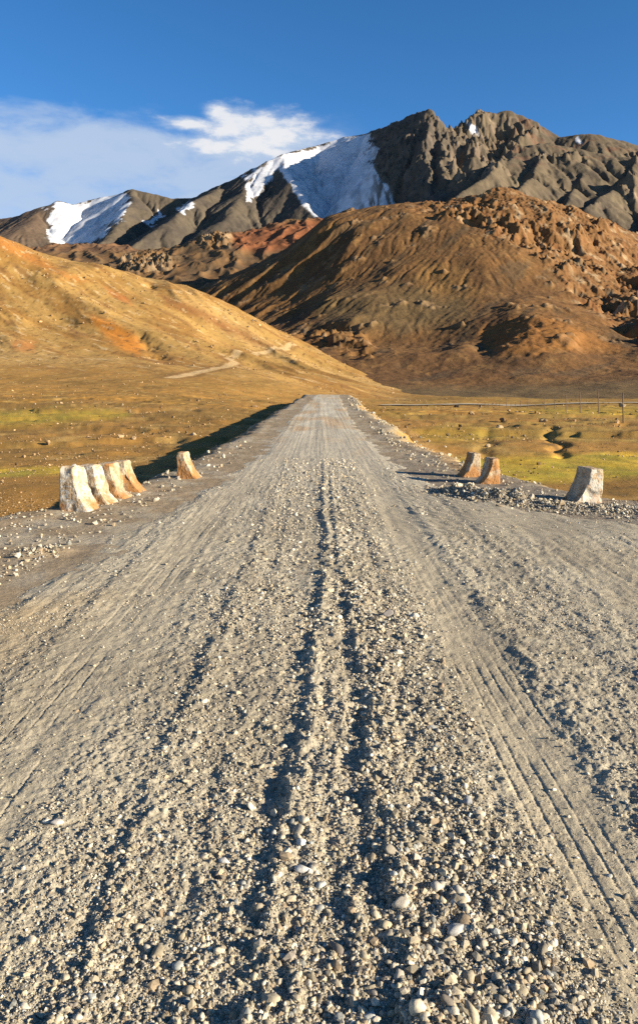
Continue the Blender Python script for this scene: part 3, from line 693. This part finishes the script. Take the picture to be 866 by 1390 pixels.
crg = polymask(U + 8 * fbm(XC / 30, DC / 30, 3, 503), HY - (ZC - CAMH) / DC * F, [(165, 352), (205, 342), (240, 350), (235, 366), (200, 372), (165, 366)], 5) + polymask(U, HY - (ZC - CAMH) / DC * F, [(268, 326), (300, 315), (316, 320), (312, 336), (280, 336)], 4)
ZC = ZC + 9 * fbm(XC / 130, DC / 170, 5, 502) + (ridged(XC / 60, DC / 110, 5, 506) - .4) * 12 + crg * (ridged(XC / 26, DC / 30, 5, 504) * 24 - 4)
PC = HY - (ZC - CAMH) / DC * F
ZC = np.maximum(ZC, .12 * DC - 30 + 6 * fbm(XC / 80, DC / 80, 3, 508))
n1 = fbm(XC / 110, DC / 150, 5, 505); n2 = fbm(XC / 30, DC / 60, 4, 507)
cc = cmix((.20, .125, .065), (.15, .105, .065), sstep(-.3, .3, n1 + n2))
cc = cmix(cc, (.27, .105, .05), .8 * polymask(U + 12 * n1, PC + 6 * n1, [(315, 320), (345, 310), (430, 295), (500, 295), (440, 330), (360, 345), (320, 335)], 7))
cc = cmix(cc, (.19, .115, .075), .7 * sstep(2300, 2400, DC))
cc = cmix(cc, (.36, .28, .19), np.clip(crg, 0, 1) * .8 * sstep(-.2, .3, n2))
foothills = sheet('foothills', XC, DC, ZC, M_hill, cc * np.array([.78, .72, .62]))

# ================================================================== TRACKS
def ribbon(name, pts, width, col, lift, step=2.5):
    P3 = [np.array(p) for p in pts]; line_ = []
    for a, b in zip(P3[:-1], P3[1:]):
        n = max(2, int(np.linalg.norm(b - a) / step))
        for i in range(n): line_.append(a + (b - a) * i / n)
    line_.append(P3[-1]); L = np.array(line_)
    for _ in range(6): L[1:-1] = (L[:-2] + 2 * L[1:-1] + L[2:]) / 4
    T = np.gradient(L, axis=0); Nn = np.stack([-T[:, 1], T[:, 0]], 1); Nn /= np.linalg.norm(Nn, axis=1)[:, None] + 1e-9
    q = np.linspace(-1, 1, 7); jit = 1 + .25 * perlin(np.arange(len(L)) / 3.0, np.zeros(len(L)), 77)
    X = L[:, 0:1] + Nn[:, 0:1] * q * width / 2 * jit[:, None]; Y = L[:, 1:2] + Nn[:, 1:2] * q * width / 2 * jit[:, None]
    zc = np.maximum(ground_z(L[:, 0:1], L[:, 1:2]), -9) + X * 0
    Z = np.maximum(ground_z(X, Y), zc * .5 + ground_z(X, Y) * .5) + lift - .1 * lift * np.abs(q)
    c = cmix(np.array(col) * .85, np.array(col) * 1.15, sstep(-.3, .3, fbm(X / 1.2, Y / 3, 3, 78)))
    return sheet(name, X, Y, Z, M_ground, c)

ribbon('distant_road', [np.array((x, 213 + 5 * math.sin(x / 25))) for x in np.arange(16, 118, 6.0)], 9.0, (.44, .37, .26), .25)


# ================================================================== CONCRETE BARRIERS
def concrete(name, seed, white, rust):
    m, nt, b = new_mat(name); L = nt.links.new
    tc = N(nt, 'ShaderNodeTexCoord'); mp = N(nt, 'ShaderNodeMapping'); mp.inputs['Location'].default_value = (seed * 3.1, seed * 1.7, seed); L(tc.outputs['Object'], mp.inputs[0])
    na = N(nt, 'ShaderNodeTexNoise', Scale=5.0, Detail=9.0, Roughness=.68); L(mp.outputs[0], na.inputs[0])
    nb = N(nt, 'ShaderNodeTexNoise', Scale=3.2, Detail=10.0, Roughness=.72, Distortion=.6); mp2 = N(nt, 'ShaderNodeMapping'); mp2.inputs['Location'].default_value = (9 + seed, 4, 2); mp2.inputs['Scale'].default_value = (1, 1, 1.6)
    L(tc.outputs['Object'], mp2.inputs[0]); L(mp2.outputs[0], nb.inputs[0])
    base = N(nt, 'ShaderNodeValToRGB'); base.color_ramp.elements[0].position = .36; base.color_ramp.elements[0].color = (.30, .20, .11, 1)
    base.color_ramp.elements[1].position = .62; base.color_ramp.elements[1].color = (.52, .42, .29, 1); L(na.outputs[0], base.inputs[0])
    # remains of whitewash
    rw = N(nt, 'ShaderNodeMapRange'); rw.inputs[1].default_value = white; rw.inputs[2].default_value = white + .03; L(nb.outputs[0], rw.inputs[0])
    mx = N(nt, 'ShaderNodeMix', data_type='RGBA'); 
    if seed == 21:                                             # whitewash left off its shaded sides, painting that shade in as darker colour
        sn = N(nt, 'ShaderNodeSeparateXYZ'); L(tc.outputs['Normal'], sn.inputs[0]); mm = N(nt, 'ShaderNodeMapRange'); mm.inputs[1].default_value = -.3; mm.inputs[2].default_value = -.6; L(sn.outputs[1], mm.inputs[0])
        mq = N(nt, 'ShaderNodeMath', operation='MULTIPLY'); L(rw.outputs[0], mq.inputs[0]); L(mm.outputs[0], mq.inputs[1]); L(mq.outputs[0], mx.inputs[0])
    else: L(rw.outputs[0], mx.inputs[0])
    _ = 0; L(base.outputs[0], mx.inputs[6]); mx.inputs[7].default_value = (.46, .43, .37, 1)
    # orange stain
    nc = N(nt, 'ShaderNodeTexNoise', Scale=2.6, Detail=7.0, Roughness=.6); mp3 = N(nt, 'ShaderNodeMapping'); mp3.inputs['Location'].default_value = (3, 12 + seed, 7); L(tc.outputs['Object'], mp3.inputs[0]); L(mp3.outputs[0], nc.inputs[0])
    sp = N(nt, 'ShaderNodeSeparateXYZ'); L(tc.outputs['Object'], sp.inputs[0])
    low = N(nt, 'ShaderNodeMapRange'); low.inputs[1].default_value = .45; low.inputs[2].default_value = 0; low.inputs[3].default_value = 0; low.inputs[4].default_value = .14; L(sp.outputs[2], low.inputs[0])
    ad = N(nt, 'ShaderNodeMath', operation='ADD'); L(nc.outputs[0], ad.inputs[0]); L(low.outputs[0], ad.inputs[1])
    rr_ = N(nt, 'ShaderNodeMapRange'); rr_.inputs[1].default_value = rust; rr_.inputs[2].default_value = rust + .10; rr_.inputs[4].default_value = .9; L(ad.outputs[0], rr_.inputs[0])
    mx2 = N(nt, 'ShaderNodeMix', data_type='RGBA'); L(rr_.outputs[0], mx2.inputs[0]); L(mx.outputs[2], mx2.inputs[6]); mx2.inputs[7].default_value = (.36, .17, .055, 1)
    # dark pits
    vo = N(nt, 'ShaderNodeTexNoise', Scale=24.0, Detail=4.0, Roughness=.6); L(mp.outputs[0], vo.inputs[0])
    rp = N(nt, 'ShaderNodeMapRange'); rp.inputs[1].default_value = .36; rp.inputs[2].default_value = .43; rp.inputs[3].default_value = .55; rp.inputs[4].default_value = 1; L(vo.outputs[0], rp.inputs[0])
    sc = N(nt, 'ShaderNodeVectorMath', operation='SCALE'); L(mx2.outputs[2], sc.inputs[0]); L(rp.outputs[0], sc.inputs['Scale']); L(sc.outputs[0], b.inputs['Base Color'])
    bu = N(nt, 'ShaderNodeBump', Strength=.8, Distance=.02); L(vo.outputs[0], bu.inputs['Height']); L(bu.outputs[0], b.inputs['Normal'])
    b.inputs['Roughness'].default_value = .9; b.inputs['Specular IOR Level'].default_value = .2
    return m

def barrier(x, y, h, wt, wb, thick, yaw, mirror, seed, mat, label, group, chips=1.0, tilt=0.0):
    """one short block with the flared foot of a motorway barrier; the flare faces +X (or -X when mirrored)"""
    prof = [(0, 0), (0, h), (wt, h), (wt + .05 * wb, h * .80), (wt + .22 * (wb - wt), h * .62), (wt + .50 * (wb - wt), h * .34), (wt + .80 * (wb - wt), h * .15), (wb, h * .07), (wb, 0)]
    n = 15; pts = []
    def prof_x(z):                              # outer face at a height
        zz = [p[1] for p in prof[2:]][::-1]; xx = [p[0] for p in prof[2:]][::-1]
        return np.interp(z, zz, xx)
    # closed block built as a warped grid box
    nx, ny, nz = 12, 12, 18
    bm = bmesh.new(); grid = {}
    def vtx(i, j, k):
        if (i, j, k) not in grid:
            z = h * k / nz; xx = prof_x(z) * i / nx; yy = thick * (j / ny - .5)
            p = Vector((xx, yy, z))
            # worn corners: pull in where two faces meet
            ex = min(i, nx - i) == 0; ey = min(j, ny - j) == 0; ez = (k == nz)
            ne = ex + ey + ez
            c = Vector((prof_x(z) / 2, 0, h / 2))
            q = p * 9 + Vector((seed * 5.0, seed, 0))
            nn = mnoise.fractal(q, 1.0, 2.0, 4)
            if ne >= 2:
                d = (c - p).normalized()
                p = p + d * (.006 + .030 * chips * max(0, mnoise.noise(p * 5 + Vector((seed, 3, seed))) + .15))
            nrm = Vector(((1 if i == nx else -1 if i == 0 else 0), (1 if j == ny else -1 if j == 0 else 0), 1 if k == nz else 0))
            p = p + nrm * nn * .006 * (1 + chips * .4)
            big = mnoise.noise(p * 3.1 + Vector((seed * 2.2, 0, 9)))
            if big > .28: p = p - nrm * (big - .28) * .14 * chips
            if mirror: p.x = -p.x
            p.z -= .05
            grid[(i, j, k)] = bm.verts.new(p)
        return grid[(i, j, k)]
    def quad(a, b_, c_, d_): 
        f = bm.faces.new((a, b_, c_, d_)); f.smooth = False
    for k in range(nz):
        for i in range(nx):
            quad(vtx(i, 0, k), vtx(i + 1, 0, k), vtx(i + 1, 0, k + 1), vtx(i, 0, k + 1)); quad(vtx(i + 1, ny, k), vtx(i, ny, k), vtx(i, ny, k + 1), vtx(i + 1, ny, k + 1))
        for j in range(ny):
            quad(vtx(0, j + 1, k), vtx(0, j, k), vtx(0, j, k + 1), vtx(0, j + 1, k + 1)); quad(vtx(nx, j, k), vtx(nx, j + 1, k), vtx(nx, j + 1, k + 1), vtx(nx, j, k + 1))
    for i in range(nx):
        for j in range(ny):
            quad(vtx(i, j, nz), vtx(i + 1, j, nz), vtx(i + 1, j + 1, nz), vtx(i, j + 1, nz)); quad(vtx(i, j + 1, 0), vtx(i + 1, j + 1, 0), vtx(i + 1, j, 0), vtx(i, j, 0))
    bmesh.ops.recalc_face_normals(bm, faces=bm.faces)
    me = bpy.data.meshes.new('concrete_barrier'); bm.to_mesh(me); bm.free(); me.materials.append(mat)
    o = bpy.data.objects.new('concrete_barrier', me); C.objects.link(o)
    gz = float(ground_z(np.array([x + (-.2 if mirror else .2)]), np.array([y]))[0])
    o.location = (x, y, gz + .0); o.rotation_euler = (0, tilt, yaw)
    return tag(o, label, 'barrier', group)

GL, GR_ = 'concrete barrier blocks on the left edge of the road', 'concrete barrier blocks on the right edge of the road'
R_ = math.radians
barrier(-4.05, 13.0, .74, .21, .48, .46, R_(-10), False, 1, concrete('whitewashed_concrete', 1, .50, .60), 'nearest barrier block of the row of four, white paint over brown concrete', GL)
barrier(-4.03, 13.75, .68, .30, .58, .42, R_(-9), False, 2, concrete('stained_concrete', 4, .53, .58), 'second block of the row of four, chipped dark at its top corner', GL, 1.3)
barrier(-3.89, 14.45, .64, .26, .54, .40, R_(-9), False, 3, concrete('brown_concrete', 7, .60, .56), 'third block of the row of four, brown face with a narrow pale slope', GL, 1.2)
barrier(-3.80, 15.15, .61, .23, .53, .38, R_(-4), False, 4, concrete('tan_concrete', 9, .66, .55), 'farthest block of the row of four, plain tan with a vertical crack', GL, .8)
barrier(-2.98, 17.35, .60, .15, .46, .42, R_(-8), False, 5, concrete('orange_concrete', 12, .70, .47), 'broken orange stained block standing alone at the left road edge', GL, 2.2)
barrier(3.62, 16.55, .56, .16, .44, .46, R_(8), True, 6, concrete('rusty_concrete', 15, .64, .50), 'right block of the close pair, tan end face and shaded slope', GR_, 1.0)
barrier(3.46, 17.75, .56, .15, .42, .46, R_(8), True, 7, concrete('rusty_brown_concrete', 18, .66, .48), 'left block of the close pair, half hidden behind its twin', GR_, 1.0)
barrier(4.79, 14.05, .62, .21, .50, .55, R_(8), True, 8, concrete('grey_white_concrete', 21, .46, .60), 'pale whitewashed block alone on the right beside dark rubble', GR_, 1.2)

# ================================================================== FENCE POSTS ON THE PLAIN
m, nt, b = new_mat('weathered_wood'); L = nt.links.new
tc = N(nt, 'ShaderNodeTexCoord'); mp = N(nt, 'ShaderNodeMapping'); mp.inputs['Scale'].default_value = (30, 30, 2.0); L(tc.outputs['Object'], mp.inputs[0])
nz_ = N(nt, 'ShaderNodeTexNoise', Scale=1.0, Detail=6.0); L(mp.outputs[0], nz_.inputs[0]); rp = N(nt, 'ShaderNodeValToRGB')
rp.color_ramp.elements[0].color = (.07, .045, .03, 1); rp.color_ramp.elements[1].color = (.20, .14, .09, 1); L(nz_.outputs[0], rp.inputs[0]); L(rp.outputs[0], b.inputs['Base Color']); b.inputs['Roughness'].default_value = .9
M_wood = m
def post(px, pyb, pyt, label, group, D, thin=.062):
    x, y, z1 = W(px, pyt, D); gz = float(ground_z(np.array([x]), np.array([y]))[0]); h = max(z1 - gz, .8)
    bm = bmesh.new(); rings = []; k = 9
    for i in range(8):
        t = i / 7; rad = thin * (1.1 - .35 * t); off = Vector((mnoise.noise(Vector((t * 2, px, 1))), mnoise.noise(Vector((t * 2, px, 8))), 0)) * .03
        rings.append([bm.verts.new((off.x + rad * math.cos(a), off.y + rad * math.sin(a), -.3 + (h + .3) * t + (.03 * math.cos(a) if i == 7 else 0))) for a in [j * 2 * math.pi / k for j in range(k)]])
    for a, c in zip(rings[:-1], rings[1:]):
        for j in range(k): f = bm.faces.new((a[j], a[(j + 1) % k], c[(j + 1) % k], c[j])); f.smooth = True
    bm.faces.new(rings[-1]); bm.faces.new(rings[0][::-1])
    me = bpy.data.meshes.new('wooden_post'); bm.to_mesh(me); bm.free(); me.materials.append(M_wood)
    o = bpy.data.objects.new('wooden_post', me); C.objects.link(o); o.location = (x, y, gz); o.rotation_euler = (random.uniform(-.02, .02), random.uniform(-.025, .025), 0)
    return tag(o, label, 'post', group)
GP = 'tall posts crossing the plain on the right'
words = ['tallest wooden post, nearest of the line at the right edge', 'second post in from the right edge of the plain', 'third tall post in from the right edge', 'fourth tall post from the right, in front of the brown slope',
         'fifth tall post from the right edge', 'sixth tall post from the right edge', 'seventh tall post, above the pale distant road', 'farthest tall post, leftmost of the tall ones']
for (px, pb, pt, D), lb in zip(((845.5, 573, 533, 70), (812, 560, 530, 98), (787, 558, 531, 112), (768, 553, 533, 135), (752.5, 551, 538, 160), (738.5, 552, 539, 165), (716, 553, 539.5, 172), (687, 553.5, 539.5, 180)), words):
    post(px, pb, pt, lb, GP, D)
for px, pt in ((726, 545), (706, 543.5), (699.5, 546), (693, 546.5), (678, 546), (673, 547), (668, 546.5), (662.5, 547.5), (658, 547), (653, 548), (648.5, 547.5)):
    post(px, 553, pt, 'short post in the low line before the pale distant road', 'short posts before the distant road', 182 + .2 * (700 - px), .06)

# ================================================================== SINGLE BOULDERS AND STONES ONE CAN POINT AT
def boulder(name, x, y, zf_, size, col, label, cat, group, seed, sq=(1, 1, .7), mat=M_rock, sub=3, rough=.35, rot=None, sink=.3):
    V, f = stone_variants(sub, 1, rough, seed)
    v = V[0] * np.array(sq) * size / 2
    me_o = mesh_from(name, v, f, mat, np.repeat(np.array([col]), len(v), 0), sub > 2 and name == 'pebble')
    me_o.location = (x, y, float(zf_(np.array([x]), np.array([y]))[0]) + size * sq[2] / 2 * (1 - 2 * sink)); me_o.rotation_euler = (0, 0, rot if rot is not None else seed)
    return tag(me_o, label, cat, group)
GB = 'single boulders on the plain'
for i, (px, py, D0, size, col, lb) in enumerate([
    (263, 591, 25, .60, (.55, .47, .34), 'white boulder on the left plain beyond the lone block'),
    (619, 553, 100, 1.5, (.035, .03, .028), 'dark block shaped boulder by the end of the distant road'),
    (682, 572, 30, .85, (.30, .22, .14), 'brown boulder right of the curved dark bank'),
    (677, 581, 30, .75, (.55, .44, .30), 'pale boulder just below the brown one on the plain'),
    (640, 563, 40, 1.1, (.33, .25, .16), 'flat grey brown boulder left of the others on the plain'),
    (844, 552, 60, 1.9, (.45, .38, .28), 'pale boulder beside the tallest post'),
    (737, 573, 40, .9, (.42, .33, .22), 'tan boulder above the dark ditch'),
    (662, 607, 25, .45, (.50, .42, .30), 'small pale boulder above the green grass strip'),
    (581, 600, 22, .30, (.55, .50, .42), 'whitish stone on the bank right of the road'),
    (66, 603, 25, .5, (.42, .32, .20), 'tan boulder on the far left plain'),
    (182, 596, 25, .5, (.36, .28, .19), 'grey brown boulder in the middle of the left plain')]):
    q = on_ground(px, py, D0, 400); col = tuple(np.array(col) * (.72, .66, .55))
    boulder('boulder', q[0], q[1], ground_z, size * .68, col, lb, 'boulder', GB, 31 + i, (1.1, .9, .75))
GS = 'bigger stones lying loose on the road'
for i, (px, py, w, col, sq, lb) in enumerate([
    (634, 1090, 13, (.25, .26, .27), (1, 1, .85), 'round blue grey stone right of the middle of the road'),
    (650, 1108, 17, (.50, .42, .30), (1.1, .9, .6), 'flat tan stone right beside the round blue grey one'),
    (411, 1181, 19, (.60, .58, .52), (1.2, .7, .45), 'white flat stone between the two dark ruts'),
    (409, 1146, 13, (.58, .56, .50), (1, .9, .7), 'white rounded stone near the left rut'),
    (629, 1221, 16, (.55, .48, .36), (1, .9, .7), 'cream stone in the lower middle of the road'),
    (592, 1206, 18, (.46, .42, .35), (1, .9, .65), 'grey beige rounded stone left of the cream one'),
    (304, 1165, 14, (.56, .54, .48), (1.3, .7, .45), 'slim white stone left of the dark ruts'),
    (79, 1116, 15, (.52, .48, .42), (1.3, .8, .45), 'pale stone alone on the lower left gravel'),
    (544, 1232, 22, (.45, .40, .32), (1.1, .9, .6), 'large tan stone near the right rut'),
    (620, 1264, 26, (.38, .37, .34), (1.2, .8, .5), 'largest grey flat stone low on the road'),
    (598, 932, 9, (.30, .22, .15), (1, 1, .8), 'brown stone at the edge of the tyre track'),
    (561, 838, 12, (.55, .50, .40), (1.3, .8, .6), 'cream stone in the gravel left of the tyre track'),
    (527, 836, 14, (.24, .22, .20), (1.2, .8, .7), 'dark grey angular stone beside the cream one')]):
    D = 1.97 * F / (py - HY); x = (px - CX) / F * D
    boulder('pebble', x, D, lambda a, b_: road_z(a, b_, False), w / F * D, col, lb, 'stone', GS, 61 + i, sq, M_gravel, 3, .18, rot=random.uniform(-.5, .5), sink=.2)

# ================================================================== SKY
w = bpy.data.worlds.new("World"); bpy.context.scene.world = w; w.use_nodes = True; nt = w.node_tree; L = nt.links.new
bg = nt.nodes['Background']; bg.inputs['Strength'].default_value = .085
sky = N(nt, 'ShaderNodeTexSky', sky_type='NISHITA', sun_disc=False); sky.sun_elevation = SUN_EL; sky.sun_rotation = math.atan2(SUN_H[0], SUN_H[1]); sky.altitude = 3800; sky.air_density = 1.0; sky.dust_density = .3; sky.ozone_density = 2.5
tc = N(nt, 'ShaderNodeTexCoord'); sp = N(nt, 'ShaderNodeSeparateXYZ'); L(tc.outputs['Generated'], sp.inputs[0])
def M(op, a, b_=None, c=None):
    n = N(nt, 'ShaderNodeMath', operation=op)
    for i, v in enumerate((a, b_, c)):
        if v is None: continue
        if isinstance(v, (int, float)): n.inputs[i].default_value = v
        else: L(v, n.inputs[i])
    return n.outputs[0]
az = M('ARCTAN2', sp.outputs[0], sp.outputs[1])                         # compass angle, 0 ahead, + right
hyp = M('SQRT', M('ADD', M('MULTIPLY', sp.outputs[0], sp.outputs[0]), M('MULTIPLY', sp.outputs[1], sp.outputs[1])))
el = M('ARCTAN2', sp.outputs[2], hyp)
cb_ = N(nt, 'ShaderNodeCombineXYZ'); L(az, cb_.inputs[0]); L(M('MULTIPLY', el, 2.6), cb_.inputs[1])
nA = N(nt, 'ShaderNodeTexNoise', Scale=9.0, Detail=9.0, Roughness=.58, Distortion=.25); L(cb_.outputs[0], nA.inputs[0])
nB = N(nt, 'ShaderNodeTexNoise', Scale=26.0, Detail=8.0, Roughness=.6); L(cb_.outputs[0], nB.inputs[0])
def S(x, a, b_):
    n = N(nt, 'ShaderNodeMapRange', interpolation_type='SMOOTHSTEP'); n.inputs[1].default_value = a; n.inputs[2].default_value = b_; L(x, n.inputs[0]); return n.outputs[0]
def azel(px, py): a = math.atan((px - CX) / F); return a, math.atan((HY - py) / F * math.cos(a))
def blob(px, py, rx, ry):
    a0, e0 = azel(px, py); dx = M('DIVIDE', M('SUBTRACT', az, a0), rx / F); dy = M('DIVIDE', M('SUBTRACT', el, e0), ry / F)
    return M('SUBTRACT', 1.0, M('SQRT', M('ADD', M('MULTIPLY', dx, dx), M('MULTIPLY', dy, dy))))
# bank of thin cloud low on the left
top = M('ADD', azel(200, 163)[1], M('MULTIPLY', M('SUBTRACT', nA.outputs[0], .5), .075))
bank = M('MULTIPLY', M('MULTIPLY', S(M('SUBTRACT', top, el), -.012, .022), S(az, math.atan(80 / F), math.atan(-90 / F))), S(nA.outputs[0], .12, .56))
bank = M('MULTIPLY', bank, M('ADD', .84, M('MULTIPLY', S(el, azel(200, 215)[1], azel(200, 285)[1]), -.0)))
puff = None
for bx in ((318, 170, 62, 32), (362, 178, 85, 34), (395, 192, 85, 22), (330, 200, 110, 20), (262, 168, 60, 12), (300, 155, 34, 18)):
    v = blob(*bx); puff = v if puff is None else M('MAXIMUM', puff, v)
pn = M('ADD', puff, M('MULTIPLY', M('SUBTRACT', nB.outputs[0], .5), 1.15))
pf_ = M('MULTIPLY', S(pn, -.05, .75), .95)
wisp = M('MULTIPLY', S(M('ADD', blob(-10, 190, 260, 30), M('MULTIPLY', M('SUBTRACT', nA.outputs[0], .5), 1.6)), .1, .9), .22)
low = M('MULTIPLY', S(el, azel(200, 150)[1], azel(200, 330)[1]), .20)
cov = M('SUBTRACT', 1.0, M('MULTIPLY', M('MULTIPLY', M('SUBTRACT', 1.0, bank), M('SUBTRACT', 1.0, pf_)), M('SUBTRACT', 1.0, wisp)))
hs = N(nt, 'ShaderNodeHueSaturation', Saturation=1.22, Value=1.0); 
zen = N(nt, 'ShaderNodeMapRange', interpolation_type='SMOOTHSTEP'); zen.inputs[1].default_value = .52; zen.inputs[2].default_value = 1.0; zen.inputs[3].default_value = 1.0; zen.inputs[4].default_value = .35; L(el, zen.inputs[0])
zs = N(nt, 'ShaderNodeVectorMath', operation='SCALE'); L(sky.outputs[0], zs.inputs[0]); L(zen.outputs[0], zs.inputs['Scale']); L(zs.outputs[0], hs.inputs['Color'])
mx = N(nt, 'ShaderNodeMix', data_type='RGBA'); L(cov, mx.inputs[0]); L(hs.outputs[0], mx.inputs[6]); 
cc_ = N(nt, 'ShaderNodeMix', data_type='RGBA'); L(S(M('ADD', pn, M('MULTIPLY', M('SUBTRACT', nB.outputs[0], .5), 2.2)), .15, .9), cc_.inputs[0]); cc_.inputs[6].default_value = (2.5, 3.05, 3.9, 1); cc_.inputs[7].default_value = (4.1, 4.15, 4.3, 1); L(cc_.outputs[2], mx.inputs[7])
L(mx.outputs[2], bg.inputs['Color'])

sun = bpy.data.lights.new('sun', 'SUN'); sun.energy = 5.0; sun.angle = math.radians(.53); sun.color = (1.0, .86, .66)
so = bpy.data.objects.new('sun', sun); C.objects.link(so)
hn = math.hypot(*SUN_H); to = Vector((SUN_H[0] / hn * math.cos(SUN_EL), SUN_H[1] / hn * math.cos(SUN_EL), math.sin(SUN_EL)))
so.rotation_euler = to.to_track_quat('Z', 'Y').to_euler(); so.location = (30, -12, 20)

# ================================================================== CAMERA
cam = bpy.data.cameras.new('camera'); co = bpy.data.objects.new('camera', cam); C.objects.link(co)
co.location = (0, 0, CAMH); co.rotation_euler = (math.radians(90), 0, 0)
cam.sensor_fit = 'VERTICAL'; cam.sensor_height = 36; cam.lens = 36 * F / 1390; cam.shift_y = -(695 - HY) / 1390.0; cam.clip_start = .05; cam.clip_end = 20000
sc = bpy.context.scene; sc.camera = co
sc.render.engine = 'CYCLES'; sc.view_settings.view_transform = 'Standard'; sc.view_settings.look = 'None'; sc.view_settings.exposure = 1.28; sc.view_settings.gamma = 1.0
sc.cycles.max_bounces = 5; sc.cycles.diffuse_bounces = 3; sc.cycles.use_denoising = False
